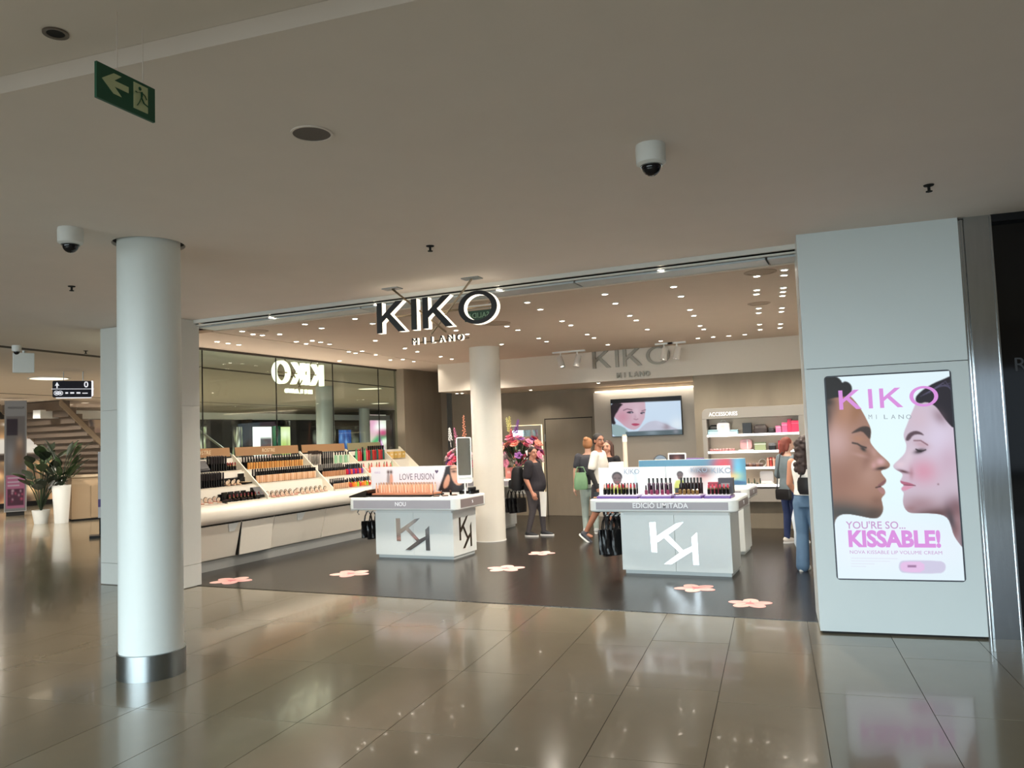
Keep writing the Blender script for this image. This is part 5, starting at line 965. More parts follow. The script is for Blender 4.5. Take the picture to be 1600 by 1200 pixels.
# poster totem
P0 = gz(24, 806); rz = face_rz(P0); a = facing(7, 626, P0); b = facing(42, 626, P0); w = (b-a).xy.length; h = a.z
t = thing('poster_totem', 'tall advertising totem with pink poster on the far left', 'sign', (a.x, a.y, 0), rz)
MB().box(0, w, 0, .25, .12, h).build('casing', mat('totem_grey', (150, 148, 146), .5), t); MB().box(.05, w-.05, .03, .22, 0, .12).build('foot', M_dark, t)
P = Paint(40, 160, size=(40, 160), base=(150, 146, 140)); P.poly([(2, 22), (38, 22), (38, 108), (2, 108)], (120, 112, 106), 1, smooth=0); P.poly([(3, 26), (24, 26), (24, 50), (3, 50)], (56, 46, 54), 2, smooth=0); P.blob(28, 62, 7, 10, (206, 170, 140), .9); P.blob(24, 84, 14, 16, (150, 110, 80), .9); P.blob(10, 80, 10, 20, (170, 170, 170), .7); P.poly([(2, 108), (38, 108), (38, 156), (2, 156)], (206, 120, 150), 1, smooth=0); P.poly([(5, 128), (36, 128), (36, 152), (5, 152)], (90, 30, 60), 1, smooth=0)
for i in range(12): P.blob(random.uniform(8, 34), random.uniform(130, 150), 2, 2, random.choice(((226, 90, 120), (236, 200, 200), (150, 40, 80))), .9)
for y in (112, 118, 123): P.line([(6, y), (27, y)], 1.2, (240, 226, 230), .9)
P.obj('poster', picmat('totem_poster', .38), t, (.02, -.004, h-.02), (w-.04, 0, 0), (0, 0, -h+.16)); text('MAREMAGNUM', .1, Matrix.Translation((w*.52, -.008, h*.935)) @ FRONT, M_dark, t, width=w*.72, depth=.003)  # poster colours are made to glow a little to brighten the totem
# plants in white pots
def leafplant(label, px, py, ph, pr, top, n, seed, spread, lw):
    rnd = random.Random(seed); p = gz(px, py); t = thing('potted_plant', label, 'plant', (p.x, p.y, 0)); MB().lathe([(0, 0), (pr*.72, 0), (pr, ph), (pr*.9, ph), (pr*.85, ph-.06), (0, ph-.06)], n=24).build('pot', M_white, t, True)
    for i in range(n):
        a = rnd.uniform(0, 6.28); H = ph+(top-ph)*rnd.uniform(.35, 1); rr = spread*rnd.uniform(.3, 1); st = Vector((0, 0, ph-.05)); e = Vector((rr*math.cos(a)*.5, rr*math.sin(a)*.5, H*.8)); tip = Vector((rr*math.cos(a), rr*math.sin(a), H)); mid = (st+e)/2+Vector((0, 0, .1))
        lf = MB().tube([st, mid, e], .008, 5); d = (tip-e).normalized(); L = rnd.uniform(.35, .55); s = d.cross(Vector((0, 0, 1))); s = s.normalized() if s.length > .01 else Vector((1, 0, 0)); up = s.cross(d)
        pts = []
        for q, wq in ((0, .1), (.25, .8), (.5, 1), (.75, .7), (1, .02)): c = e+d*L*q-Vector((0, 0, .18*q*q*L)); pts.append((c-s*lw*wq, c+up*-.015, c+s*lw*wq))
        vs = [v for tr in pts for v in tr]; fs = []
        for k in range(4): fs += [(3*k, 3*k+1, 3*k+4, 3*k+3), (3*k+1, 3*k+2, 3*k+5, 3*k+4)]
        lf.add(vs, fs); lf.build('leaf', M_leaf if i % 2 else M_leaf2, t)
leafplant('broad-leaved plant in a low white pot', 64, 818, .34, .21, 2.15, 34, 4, .95, .14); leafplant('bushy plant in a tall tapered white pot', 96, 817, .95, .22, 2.25, 40, 9, .8, .075)
# beige counter with door
P0 = gz(112, 815); P1 = gz(160, 811); rz = math.atan2(P1.y-P0.y, P1.x-P0.x); w = (P1-P0).length+1.6; t = thing('reception_counter', 'beige counter with a tall handle below the stairs', 'counter', P0, rz); hc = 1.12
MB().box(0, w, .02, .6, .05, hc).build('body', mat('counter_beige', (178, 152, 122), .5), t); MB().box(-.02, w, -.03, .65, hc, hc+.05).build('top', mat('counter_top_beige', (196, 176, 150), .4), t); MB().box(.02, w, .04, .55, 0, .05).build('plinth', M_dark, t); MB().box(.45, 1.35, 0, .02, .07, hc-.22).build('door', mat('counter_beige'), t); MB().tube([(.95, -.04, .2), (.95, -.04, .85)], .022, 8).build('handle', M_steel, t)
# stairs seen from below
s0 = gx(44, 632, -24.6); s1 = gx(166, 752, -24.6); st = thing('staircase', 'dark stairs seen from below beyond the plants', 'stairs', (-24.6, s0.y, 0)); n = 13; dy = (s1.y-s0.y)/n; dz = (s1.z-s0.z)/n
for i in range(n+6): z = s0.z+dz*i; MB().box(-1.3, 1.6, dy*i, dy*(i+1)+.05, z+dz-.05, z+.04).build('tread', mat('stair_dark', (118, 104, 92), .5), st)
for x in (1.6, -1.34): MB().add([(x, -.1, s0.z-.10), (x+.06, -.1, s0.z-.10), (x+.06, dy*(n+6), s0.z+dz*(n+6)-.10), (x, dy*(n+6), s0.z+dz*(n+6)-.10), (x, -.1, s0.z+.10), (x+.06, -.1, s0.z+.10), (x+.06, dy*(n+6), s0.z+dz*(n+6)+.10), (x, dy*(n+6), s0.z+dz*(n+6)+.10)], [(0,3,2,1),(4,5,6,7),(0,1,5,4),(1,2,6,5),(2,3,7,6),(3,0,4,7)]).build('stringer', mat('stringer_pale', (150, 132, 112), .5), st)
# free-standing notice board beside the wing wall
P0 = gz(152, 840); rz = face_rz(P0); a = facing(153, 706, P0); w = .62; h = a.z; t = thing('notice_stand', 'white and purple notice board on a black stand beside the wing wall', 'sign', (a.x, a.y, 0), rz)
MB().box(0, w, 0, .03, .40, h).build('board', mat('board_white', (206, 206, 212), .5), t); MB().box(0, w, -.004, 0, .62, .78).build('purple_band', mat('board_purple', (96, 84, 140), .5), t); MB().box(.02, w-.02, .0, .05, .05, .40).build('post', M_black, t); MB().box(-.16, w, -.14, .22, 0, .05).build('foot', M_black, t); MB().box(.05, w-.05, -.004, 0, .9, 1.2).build('picture_patch', mat('board_tan', (170, 140, 100), .5), t)
# bright shops beyond the stairs, flat pictures whose glow imitates their lighting
def shopwin(label, X, px0, px1, py0, py1, fn, emit, nm='shop_window', cat='shop window', res=(70, 40), base=(120, 96, 70)):
    a = gx(px0, py0, X); b = gx(px1, py0, X); zt_ = a.z; zb_ = gx(px0, py1, X).z; t = thing(nm, label, cat, (X, a.y, 0)); W = b.y-a.y; H = zt_-zb_
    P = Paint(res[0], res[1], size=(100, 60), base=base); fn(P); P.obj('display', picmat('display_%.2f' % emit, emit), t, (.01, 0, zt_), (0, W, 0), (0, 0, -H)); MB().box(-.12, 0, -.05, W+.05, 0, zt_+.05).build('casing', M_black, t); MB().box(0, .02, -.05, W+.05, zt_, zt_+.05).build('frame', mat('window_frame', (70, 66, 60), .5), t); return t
rr = random.Random(12)
def clutter(P, n, cols, s=(1, 5)):
    for i in range(n): P.blob(rr.uniform(0, 100), rr.uniform(0, 60), rr.uniform(*s), rr.uniform(*s), rr.choice(cols), .9)
WC = ((255, 232, 190), (230, 180, 120), (90, 60, 44), (40, 30, 26), (200, 150, 100), (255, 250, 240), (120, 70, 50))
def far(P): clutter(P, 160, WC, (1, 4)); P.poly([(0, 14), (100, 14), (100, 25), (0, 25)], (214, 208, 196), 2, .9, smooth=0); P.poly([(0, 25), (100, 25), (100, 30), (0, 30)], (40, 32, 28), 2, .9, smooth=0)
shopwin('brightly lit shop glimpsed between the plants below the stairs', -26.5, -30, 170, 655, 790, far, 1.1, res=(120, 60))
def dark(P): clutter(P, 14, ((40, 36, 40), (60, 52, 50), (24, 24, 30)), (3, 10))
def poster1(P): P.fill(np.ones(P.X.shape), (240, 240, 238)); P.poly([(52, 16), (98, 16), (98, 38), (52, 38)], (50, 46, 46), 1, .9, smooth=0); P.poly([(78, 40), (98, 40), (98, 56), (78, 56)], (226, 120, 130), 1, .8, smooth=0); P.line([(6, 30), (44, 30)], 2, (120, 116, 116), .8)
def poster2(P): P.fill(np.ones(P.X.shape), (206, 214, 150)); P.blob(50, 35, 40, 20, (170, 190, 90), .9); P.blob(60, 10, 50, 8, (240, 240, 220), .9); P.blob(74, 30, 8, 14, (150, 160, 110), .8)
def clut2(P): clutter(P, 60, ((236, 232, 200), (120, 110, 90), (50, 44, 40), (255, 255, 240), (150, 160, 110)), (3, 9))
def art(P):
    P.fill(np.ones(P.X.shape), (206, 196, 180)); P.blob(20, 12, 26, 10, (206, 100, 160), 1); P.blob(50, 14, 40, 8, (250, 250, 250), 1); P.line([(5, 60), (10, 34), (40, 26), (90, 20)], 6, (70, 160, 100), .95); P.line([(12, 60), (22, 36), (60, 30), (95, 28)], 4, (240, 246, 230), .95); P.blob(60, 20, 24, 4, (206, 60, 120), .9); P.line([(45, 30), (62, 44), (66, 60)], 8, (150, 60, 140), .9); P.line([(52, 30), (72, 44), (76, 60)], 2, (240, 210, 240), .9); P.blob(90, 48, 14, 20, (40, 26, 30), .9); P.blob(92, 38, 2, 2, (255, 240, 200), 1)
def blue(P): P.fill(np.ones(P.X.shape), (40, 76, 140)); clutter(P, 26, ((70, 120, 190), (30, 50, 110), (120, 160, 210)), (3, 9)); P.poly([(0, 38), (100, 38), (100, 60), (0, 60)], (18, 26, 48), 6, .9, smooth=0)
X = -24.0
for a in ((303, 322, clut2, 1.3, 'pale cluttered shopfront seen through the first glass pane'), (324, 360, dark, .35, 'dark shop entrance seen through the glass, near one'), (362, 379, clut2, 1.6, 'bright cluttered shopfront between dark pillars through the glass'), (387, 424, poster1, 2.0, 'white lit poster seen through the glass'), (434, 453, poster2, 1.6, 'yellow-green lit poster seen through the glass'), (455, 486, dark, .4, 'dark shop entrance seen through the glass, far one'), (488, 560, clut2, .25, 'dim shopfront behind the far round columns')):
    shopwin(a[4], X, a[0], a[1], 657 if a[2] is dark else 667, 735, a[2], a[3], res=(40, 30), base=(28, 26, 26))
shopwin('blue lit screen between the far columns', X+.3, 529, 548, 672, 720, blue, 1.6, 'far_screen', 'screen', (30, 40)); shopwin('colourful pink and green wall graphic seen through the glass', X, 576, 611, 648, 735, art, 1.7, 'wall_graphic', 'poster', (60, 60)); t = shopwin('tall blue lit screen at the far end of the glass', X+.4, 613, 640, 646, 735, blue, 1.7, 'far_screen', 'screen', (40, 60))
p = gx(629, 686, X+.45); text('ELS', .42, Matrix.Translation((0.06, p.y-t.location.y+.12, p.z)) @ Matrix.Rotation(R(90), 4, 'Z') @ FRONT, mat('screen_white', (230, 236, 250), .5, emit=.8), t, depth=.01)
struct(MB().box(X-.1, X+.25, gx(290, 640, X).y-6, gx(640, 640, X).y+2, 2.88, 3.14).build('trim_9', mat('beam_white', (236, 240, 240), .6)), 'pale beam above the far shopfronts')
struct(MB().box(X+.02, X+.2, gx(425, 670, X).y, gx(433, 670, X).y, 0, 2.6).build('trim_10', mat('green_post', (40, 130, 90), .5)), 'green post between two far posters')
struct(MB().box(X-.1, X+.3, gx(380, 670, X).y, gx(386, 670, X).y, 0, 2.88).build('trim_11', mat('brown_post', (70, 58, 50), .5)), 'brown post between the far shopfronts')
for px, py, lb in ((507, 604, 'pale round column seen through the glass, nearer one'), (569, 638, 'pale round column seen through the glass, farther one')):
    p = gz(px, py, ZC); c = thing('column', lb, 'column', (p.x, p.y, 0)); MB().lathe([(.26, .19), (.26, ZC-.002)], n=40).build('shaft', mat('column_white'), c, True); MB().lathe([(.26, 0), (.275, 0), (.275, .19), (.26, .195)], n=40).build('base_collar', M_steel, c, True)
a = gx(300, 664, -16); b = gx(352, 703, -16); t = thing('handrail', 'thin slanting handrail seen through the first glass pane', 'handrail', (a.x, a.y, 0)); MB().tube([(0, 0, a.z), (0, b.y-a.y, b.z), (0, b.y-a.y+2.4, .0)], .03, 8).build('rail', M_steel, t); MB().tube([(0, 0, 0), (0, 0, a.z)], .03, 8).build('post', M_steel, t)
# ------------------------------------------------------------------ people
def remesh(o, voxel, it=4):
    m = o.modifiers.new('remesh', 'REMESH'); m.mode = 'VOXEL'; m.voxel_size = voxel; m.use_smooth_shade = True
    s = o.modifiers.new('smooth', 'SMOOTH'); s.factor = .5; s.iterations = it; return o
def V3(*a): return Vector(a)
def torso(mb, H, g, z0, z1, lean, fat=0.0, belly=0.0):
    prof = [(.44, .080, .066), (.47, .082, .066), (.51, .094, .074), (.56, .093, .072), (.61, .083, .062), (.66, .085, .062), (.71, .094, .066), (.76, .100, .064), (.795, .098, .056), (.82, .070, .046), (.838, .042, .038)]
    rings = []
    for z, rx, ry in prof:
        if z < z0-1e-6 or z > z1+1e-6: continue
        dy = lean*(z-.5)/.34; b = belly*math.exp(-((z-.62)/.09)**2)
        rings.append([(H*(rx*g+fat)*math.cos(a), H*(dy+((ry*g+fat)+(b if math.sin(a) > 0 else b*.25))*math.sin(a)), H*z) for a in [2*math.pi*i/24 for i in range(24)]])
    return mb.loft(rings)
def hand(mb, w, d, H, curl=.5, side=1):
    """palm and five fingers hanging from wrist w along direction d"""
    d = d.normalized(); fw = V3(0, 1, 0)-d*d.y; fw.normalize(); nrm = d.cross(fw).normalized()*side
    p = w+d*.055*H; mb.capsule(w, p, .017*H, .019*H); mb.capsule(p-fw*.012*H, p+fw*.014*H, .013*H, .013*H)
    for k, (o, L) in enumerate(((.022, .040), (.008, .046), (-.006, .043), (-.019, .034))):
        a = p+fw*o*H+d*.008*H; b = a+(d*(1-.3*curl)+nrm*.5*curl).normalized()*L*.5*H; c = b+(d*(1-curl)+nrm*curl).normalized()*L*.55*H; mb.capsule(a, b, .0078*H, .007*H, 8); mb.capsule(b, c, .007*H, .006*H, 8)
    a = w+d*.025*H+fw*.016*H; b = a+(d*.7+fw*.7).normalized()*.022*H; c = b+d*.022*H; mb.capsule(a, b, .009*H, .0078*H, 8); mb.capsule(b, c, .0078*H, .0065*H, 8)
def person(label, loc, rz, H, J, skin, shirt, pants, shoe, hair, hstyle, head_yaw=0.0, g=1.0, belly=0.0, lean=0.0, sleeve=.6, shorts=False, flare=0.0, arm_cover=None, sole=None, hem=.50, neck_skin=True, strap=False, head_tilt=0.0):
    t = thing('person', label, 'person', loc, rz)
    D = dict(hipL=(-.050, 0, .50), hipR=(.050, 0, .50), kneeL=(-.056, .012, .275), kneeR=(.056, .012, .275), ankL=(-.056, -.012, .045), ankR=(.056, -.012, .045), shL=(-.104, 0, .800), shR=(.104, 0, .800), elL=(-.132, -.015, .635), elR=(.132, -.015, .635), wrL=(-.135, .03, .495), wrR=(.135, .03, .495), footL=0.0, footR=0.0); D.update(J)
    j = {k: (Vector(v)*H if isinstance(v, tuple) else v) for k, v in D.items()}
    for s in 'LR': j['sh'+s] = j['sh'+s]+V3(0, lean*.9*H, 0); j['sh'+s].x *= (1+(g-1)*.7)
    off = V3(0, lean*1.0*H, 0); hc = V3(0, .012*H, .928*H)+off
    HM = Matrix.Translation(hc) @ Matrix.Rotation(head_yaw, 4, 'Z') @ Matrix.Rotation(head_tilt, 4, 'X') @ Matrix.Translation(-hc)
    hd = MB()
    hd.ball(hc+V3(0, -.008, .012)*H, (.046*H, .056*H, .054*H), 20, 14); hd.ball(hc+V3(0, .012, -.022)*H, (.037*H, .040*H, .042*H), 18, 12); hd.ball(hc+V3(0, .034, -.047)*H, (.018*H, .014*H, .014*H), 12, 8)
    hd.capsule(hc+V3(0, .049, .008)*H, hc+V3(0, .060, -.016)*H, .006*H, .0095*H, 8)
    for s in (-1, 1):
        hd.ball(hc+V3(s*.046, -.006, -.004)*H, (.006*H, .012*H, .017*H), 8, 6); hd.ball(hc+V3(s*.022, .034, -.022)*H, (.014*H, .012*H, .013*H), 8, 6); hd.capsule(hc+V3(s*.008, .046, .016)*H, hc+V3(s*.028, .040, .016)*H, .007*H, .006*H, 8)
    hd.xf(HM); b = MB(); b.v = list(hd.v); b.f = list(hd.f)
    b.capsule(V3(0, -.002, .80)*H+off*.95, V3(0, .004, .89)*H+off, .036*H*g**.5, .031*H*g**.3); torso(b, H, g*.94, .47, .838, lean, -.004, belly*.8)
    for s in 'LR':
        b.capsule(j['hip'+s], j['knee'+s], .054*H*g, .034*H); b.capsule(j['knee'+s], j['ank'+s], .033*H, .020*H)
        b.capsule(j['ank'+s], j['ank'+s]+V3(0, .06*H, -.025*H), .02*H, .016*H)
        b.capsule(j['sh'+s], j['el'+s], .031*H*g, .024*H*g**.6); b.capsule(j['el'+s], j['wr'+s], .0235*H*g**.6, .0155*H); hand(b, j['wr'+s], j['wr'+s]-j['el'+s], H, .45, 1 if s == 'L' else -1)
    M_skin = mat('skin_%d_%d_%d' % skin, skin, .5, noise=.05); remesh(b.build('body', M_skin, t), .0075, 3)
    # face
    fe = []
    for s in (-1, 1):
        MB().ball(hc+V3(s*.019, .0475, .002)*H, (.0068*H, .004*H, .0042*H), 10, 6).xf(HM).build('eye', mat('eye_white', (206, 198, 190), .2), t, True); MB().ball(hc+V3(s*.019, .0505, .002)*H, (.0045*H, .002*H, .0042*H), 8, 6).xf(HM).build('iris', mat('iris_dark', (36, 24, 18), .2), t.children[-1] if False else t)
        MB().capsule(hc+V3(s*.010, .0525, .015)*H, hc+V3(s*.029, .045, .0165)*H, .0026*H, .0018*H, 6).xf(HM).build('eyebrow', mat('hair_%d_%d_%d' % hair, hair, .6), t)
    MB().capsule(hc+V3(-.013, .0475, -.031)*H, hc+V3(.013, .0475, -.031)*H, .0042*H, .0042*H, 8).xf(HM).build('lips', mat('lips_%d' % skin[0], tuple(int(v*k) for v, k in zip(skin, (.86, .62, .62))), .4), t, True)
    # hair
    M_hair = mat('hair_%d_%d_%d' % hair, hair, .55, noise=.35, nscale=18, stretch=(4, 4, 1), bump=.3); hb = MB(); rnd = random.Random(len(label))
    hb.ball(hc+V3(0, -.014, .021)*H, (.051*H, .056*H, .053*H), 18, 12)
    if hstyle == 'short': hb.ball(hc+V3(0, -.02, .0)*H, (.049*H, .046*H, .045*H), 14, 10)
    if hstyle == 'bun': hb.ball(hc+V3(0, -.02, .0)*H, (.050*H, .048*H, .046*H), 14, 10); hb.ball(hc+V3(0, -.07, -.02)*H, (.026*H, .024*H, .028*H), 12, 8)
    if hstyle == 'topbun': hb.ball(hc+V3(0, -.02, .0)*H, (.052*H, .05*H, .05*H), 14, 10); hb.ball(hc+V3(-.01, -.045, .055)*H, (.030*H, .028*H, .026*H), 12, 8)
    if hstyle == 'long':
        for s in (-1, 1): hb.capsule(hc+V3(s*.040, -.012, .01)*H, hc+V3(s*.048, -.012, -.10)*H, .026*H, .02*H)
        hb.capsule(hc+V3(0, -.035, .0)*H, hc+V3(0, -.04, -.12)*H, .045*H, .035*H)
    if hstyle == 'low':
        hb.capsule(hc+V3(0, -.035, .0)*H, hc+V3(-.01, -.055, -.07)*H, .044*H, .030*H)
        for s in (-1, 1): hb.capsule(hc+V3(s*.036, -.016, .0)*H, hc+V3(s*.036, -.03, -.05)*H, .020*H, .016*H)
    if hstyle == 'curly':
        for i in range(70):
            a = rnd.uniform(0, 6.28); q = rnd.uniform(0, 1); r = .045+.02*q; x, y = r*math.cos(a), -.024+r*math.sin(a)*.9
            if y > .018 and q < .75 and abs(x) < .042: continue
            hb.ball(hc+V3(x, min(y, .02), .05-.25*q)*H, rnd.uniform(.014, .024)*H, 7, 5)
        hb.capsule(hc+V3(0, -.03, 0)*H, hc+V3(0, -.045, -.19)*H, .048*H, .05*H)
    hb.xf(HM); remesh(hb.build('hair', M_hair, t), .008, 2 if hstyle == 'curly' else 4)
    # clothes
    sb = MB(); torso(sb, H, g, hem, .825, lean, .006, belly)
    if not strap:
        for s in 'LR':
            e = j['sh'+s].lerp(j['el'+s], min(1, sleeve)); sb.capsule(j['sh'+s], e, .040*H*g, .038*H*g**.8)
            if sleeve > 1: sb.capsule(j['el'+s], j['el'+s].lerp(j['wr'+s], sleeve-1), .033*H, .026*H)
    remesh(sb.build('top', mat('cloth_%d_%d_%d' % shirt, shirt, .85, noise=.12, nscale=14, bump=.25), t), .011, 4)
    if arm_cover:
        for s in 'LR': ab = MB(); e = j['sh'+s].lerp(j['el'+s], .5); ab.capsule(e, j['el'+s], .031*H, .028*H); ab.capsule(j['el'+s], j['wr'+s], .028*H, .020*H); remesh(ab.build('sleeve', mat('cloth_%d_%d_%d' % arm_cover, arm_cover, .8), t), .009, 3)
    pb = MB(); torso(pb, H, g*1.0, .47, .57, lean, .003, belly*.5)
    for s in 'LR':
        if shorts: pb.capsule(j['hip'+s], j['hip'+s].lerp(j['knee'+s], .85), .064*H*g, .056*H)
        else: pb.capsule(j['hip'+s], j['knee'+s], .060*H*g, .040*H+.01*flare*H); pb.capsule(j['knee'+s], j['ank'+s]+V3(0, 0, .004*H-.02*flare*H), .040*H+.008*flare*H, .028*H+.03*flare*H)
    remesh(pb.build('trousers' if not shorts else 'shorts', mat('cloth_%d_%d_%d' % pants, pants, .85, noise=.18, nscale=10, bump=.2), t), .011, 4)
    for s in 'LR':
        a = j['ank'+s]; pt = j['foot'+s]; Mf = Matrix.Translation(a) @ Matrix.Rotation(pt, 4, 'X') @ Matrix.Translation(-a)
        f = MB(); f.capsule(a+V3(0, -.012, -.010)*H, a+V3(0, .055, -.020)*H, .028*H, .024*H); f.capsule(a+V3(0, .05, -.024)*H, a+V3(0, .095, -.028)*H, .024*H, .017*H); f.capsule(a, a+V3(0, 0, .018)*H, .026*H, .024*H); f.xf(Mf)
        for i, v in enumerate(f.v): f.v[i] = v
        o = remesh(f.build('shoe', mat('shoe_%d_%d_%d' % shoe, shoe, .6), t), .008, 3)
        so = MB().prism([(a.x+.029*H*math.cos(q)*(1 if math.sin(q) < 0 else .9), a.y+(.038+.082*math.sin(q))*H) for q in [2*math.pi*i/16 for i in range(16)]], a.z-.0445*H, a.z-.030*H).xf(Mf); so.build('sole', mat('sole_%d' % (sole or (226,))[0], sole or (226, 224, 218), .7), o)
    return t
def rz_to(dx, dy): return math.atan2(-dx, dy)          # local +y faces (dx, dy)
Z = .006
def heightz(px, py, p): d = ray(px, py); n = Vector((p.x, p.y+7.68, 0)).normalized(); k = (Vector((p.x, p.y, 0))-CAM).dot(n)/d.dot(n); return (CAM+d*k).z
# smiling woman in dark clothes
p = gz(838, 838); p.z = Z
w = person('smiling person in dark T-shirt and grey trousers standing by the flowers', p, rz_to(.98, .10), heightz(838, 698, p), dict(ankL=(-.05, .075, .045), kneeL=(-.054, .06, .275), ankR=(.05, -.075, .045), kneeR=(.055, -.015, .275), elR=(.155, -.045, .64), wrR=(.155, .015, .505), elL=(-.15, -.01, .64), wrL=(-.15, .03, .50)), (186, 128, 104), (38, 34, 40), (72, 66, 68), (28, 28, 32), (34, 24, 22), 'bun', R(-38), 1.42, .045, -.014, .75, sole=(220, 218, 214))
H = heightz(838, 698, p)
cl = MB(); cl.loft([[(x, y+.006*math.sin(9*z+x*40), z) for x, y in rrect(-.075+.004*k, .075-.006*k, -.014, .014, .012, 3)] for k, z in enumerate((0, -.10, -.22, -.34, -.42))])
a_ = w.matrix_world; loc = Matrix.Translation(p) @ Matrix.Rotation(w.rotation_euler.z, 4, 'Z') @ V3(.125*H, .135*H, .50*H)
o = cl.build('cloth', mat('towel_white', (222, 220, 214), .9), None, True, loc); o.rotation_euler = (0, 0, w.rotation_euler.z+1.2); tag(o, 'white cloth hanging at the hip of the smiling person', 'cloth')
def backpack(label, root, off, W, Hh, Dp, rgb, rzo=0.0):
    t = thing('backpack', label, 'backpack', Matrix.Translation(root.location) @ Matrix.Rotation(root.rotation_euler.z, 4, 'Z') @ Vector(off), root.rotation_euler.z+rzo); m = mat('pack_%d' % rgb[0], rgb, .7, noise=.2, nscale=12)
    b = MB(); b.loft([[(x*s, y*q, z*Hh) for x, y in rrect(-W/2, W/2, -Dp/2, Dp/2, Dp*.35, 4)] for s, q, z in ((.85, .8, 0), (1, 1, .08), (1, 1, .5), (.95, .85, .8), (.75, .6, .96), (.4, .3, 1.0))]); b.build('pack_body', m, t, True)
    b = MB(); b.loft([[(x*s, -Dp/2-.02+y*q, Hh*z) for x, y in rrect(-W*.36, W*.36, -.03, .03, .02, 4)] for s, q, z in ((.9, .8, .08), (1, 1, .14), (1, 1, .36), (.9, .6, .44))]); b.build('front_pocket', m, t, True)
    for s in (-1, 1): MB().tube([(s*W*.3, Dp*.45, Hh*.9), (s*W*.32, Dp*.5+.06, Hh*.98), (s*W*.34, Dp*.5+.10, Hh*.7), (s*W*.34, Dp*.5+.04, Hh*.3), (s*W*.3, Dp*.4, Hh*.12)], .012, 6).build('strap', m, t, True)
    return t
backpack('black backpack carried low by the smiling person', w, (0, -.30, .80*1.0), .30, .42, .20, (24, 24, 28))
# man in white T-shirt
p = gz(936, 848); p.z = Z; p = p+V3(.02, .1, 0)
Hm = heightz(937, 677, p); q = gz(920, 845)
mn = person('person in white T-shirt with black arm sleeves and dark shorts', p, rz_to(.97, .0), Hm, dict(ankR=(.05, -.145, .075), kneeR=(.055, -.02, .285), footR=R(-38), ankL=(-.05, .10, .045), kneeL=(-.055, .07, .28), elR=(.135, -.035, .64), wrR=(.13, .02, .50), elL=(-.13, .03, .64), wrL=(-.125, .09, .52)), (150, 100, 76), (216, 210, 200), (38, 36, 42), (58, 58, 64), (30, 24, 22), 'short', R(-35), 1.0, 0, .0, .7, True, arm_cover=(22, 20, 22), hem=.44)
# person behind with raised hair, green bag, pale trousers
p = gy(921, 760, 5.75); p.z = Z; Hb = heightz(921, 684, p)
b3 = person('person with light bun and pale trousers behind the one in white, back turned', p, rz_to(-.2, 1), Hb, dict(wrL=(-.15, -.02, .50), elL=(-.14, -.02, .64)), (206, 160, 136), (60, 60, 66), (176, 186, 176), (210, 210, 206), (170, 116, 76), 'topbun', 0, 1.0)
backpack('dark backpack on the back of the person with the bun', b3, (0, -.225, .60*Hb), .28, .36, .16, (34, 34, 42))
P0 = gy(908, 762, 5.35); t = thing('shopping_bag', 'pale green shopping bag beside the person in white', 'bag', (P0.x, 5.35, heightz(909, 765, P0)), R(25)); hb_ = heightz(909, 728, P0)-heightz(909, 765, P0)
MB().loft([[(x*s, y*q, z*hb_*.72) for x, y in rrect(-.12, .12, -.06, .06, .04, 3)] for s, q, z in ((.85, .8, 0), (1, 1, .1), (.95, .9, .6), (.7, .5, 1.0))]).build('bag_body', mat('bag_green', (122, 158, 118), .6, noise=.2, nscale=10), t, True)
for s in (-1, 1): MB().tube([(-.09, .02*s, hb_*.7), (-.05, .015*s, hb_*.95), (.05, .015*s, hb_*.95), (.09, .02*s, hb_*.7)], .009, 6).build('handle', mat('bag_green'), t, True)
# assistant in black, facing out
p = gy(954, 780, 5.6); p.z = Z; person('person in black top with long brown hair behind the one in white', p, rz_to(-.3, -1), heightz(951, 688, p), {}, (206, 152, 128), (24, 22, 26), (30, 28, 32), (30, 30, 32), (70, 44, 34), 'long', R(10), .95)
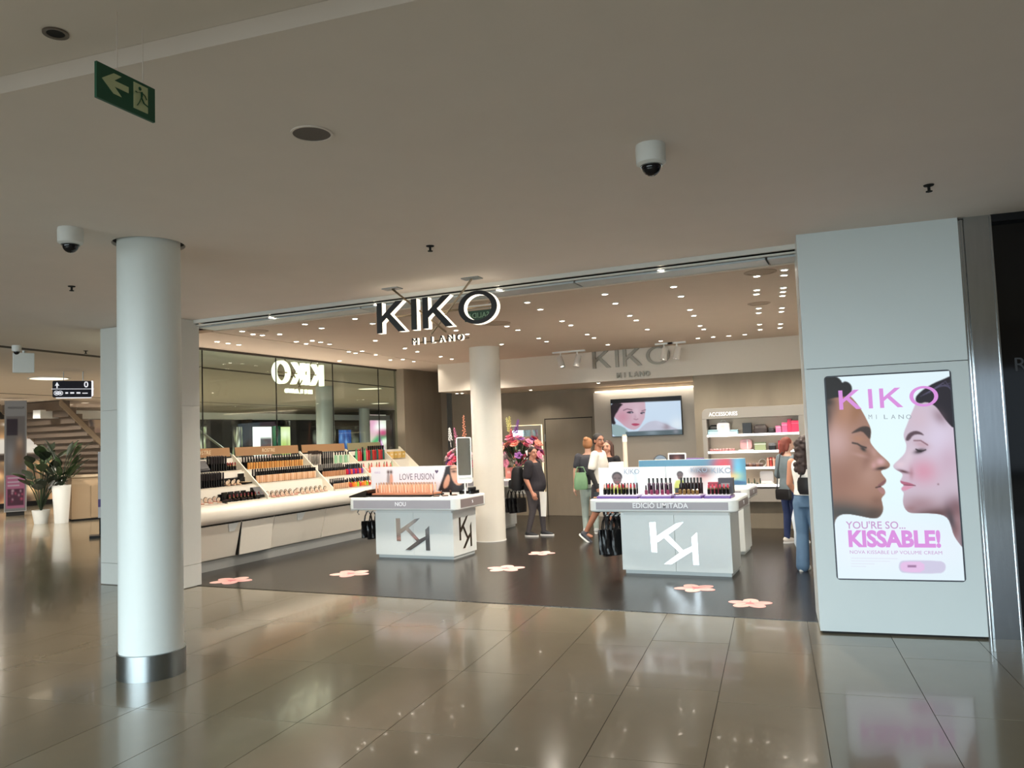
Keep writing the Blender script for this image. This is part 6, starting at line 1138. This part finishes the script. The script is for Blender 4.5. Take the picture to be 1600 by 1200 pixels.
# shopper with red hair and denim jacket
p = gz(1238, 850); p.z = Z; Hg = heightz(1236, 683, p)
g1 = person('shopper with red-brown hair in grey denim jacket and blue jeans', p, rz_to(.72, .70), Hg, dict(ankL=(-.045, -.02, .045), ankR=(.045, .05, .045), elL=(-.14, -.005, .64), wrL=(-.10, .11, .60), wrR=(.10, .12, .60)), (214, 170, 148), (104, 116, 122), (38, 52, 92), (222, 214, 206), (112, 48, 34), 'low', R(-12), 1.0, 0, 0, 1.9, hem=.47, sole=(238, 236, 232))
t = thing('handbag', 'small black bag at the hip of the red-haired shopper', 'bag', Matrix.Translation(p) @ Matrix.Rotation(g1.rotation_euler.z, 4, 'Z') @ V3(.10, -.115*Hg, .42*Hg), g1.rotation_euler.z+.3)
MB().loft([[(x*s, y*s, z) for x, y in rrect(-.13, .13, -.035, .035, .03, 3)] for s, z in ((.9, 0), (1, .02), (1, .13), (.92, .155))]).build('bag_body', mat('leather_black', (22, 20, 22), .4), t, True)
MB().tube([(-.11, 0, .14), (-.09, .02, .40), (-.06, .05, .66), (-.04, .10, .70)], .008, 6).build('strap', mat('leather_black'), t, True)
# shopper with curly hair, white top and flared jeans
p = gz(1268, 893); p.z = Z; Hc = heightz(1262, 681, p)
g2 = person('shopper with long dark curly hair, white strap top and flared blue jeans', p, rz_to(.35, .94), Hc, dict(elL=(-.135, .01, .64), wrL=(-.11, .08, .55), ankL=(-.055, -.02, .045), ankR=(.055, .02, .045)), (190, 132, 104), (226, 222, 214), (92, 118, 144), (206, 206, 204), (44, 26, 22), 'curly', 0, 1.0, 0, 0, .3, flare=.7, strap=True, hem=.56)
t = thing('garment', 'white jacket held at the side of the curly-haired shopper', 'jacket', Matrix.Translation(p) @ Matrix.Rotation(g2.rotation_euler.z, 4, 'Z') @ V3(-.165, .10, .50*Hc), g2.rotation_euler.z)
MB().loft([[(x*s+.01*math.sin(20*z), y*s*1.2+.012*math.sin(26*z+x*30), -z) for x, y in rrect(-.055, .055, -.08, .08, .03, 4)] for s, z in ((.5, 0), (.8, .06), (1, .2), (1.0, .36), (.8, .50), (.55, .56))]).build('cloth_body', mat('jacket_white', (214, 218, 222), .8, noise=.1, nscale=8, bump=.4), t, True); MB().tube([(0, -.03, -.01), (0, 0, .015), (0, .03, -.01)], .02, 8).build('fold', mat('jacket_white'), t, True)
t = thing('handbag', 'black shoulder bag of the curly-haired shopper', 'bag', Matrix.Translation(p) @ Matrix.Rotation(g2.rotation_euler.z, 4, 'Z') @ V3(.08, -.145, .57*Hc), g2.rotation_euler.z)
MB().loft([[(x*s, y*s, z) for x, y in rrect(-.12, .12, -.035, .035, .03, 3)] for s, z in ((.8, 0), (1, .05), (1, .15), (.85, .2))]).build('bag_body', mat('leather_black'), t, True)
for x_ in (-.07, .07): MB().tube([(x_-.02, .0, .17), (x_, .03, .30), (x_, .07, .42)], .009, 6).build('strap', mat('leather_black'), t, True)
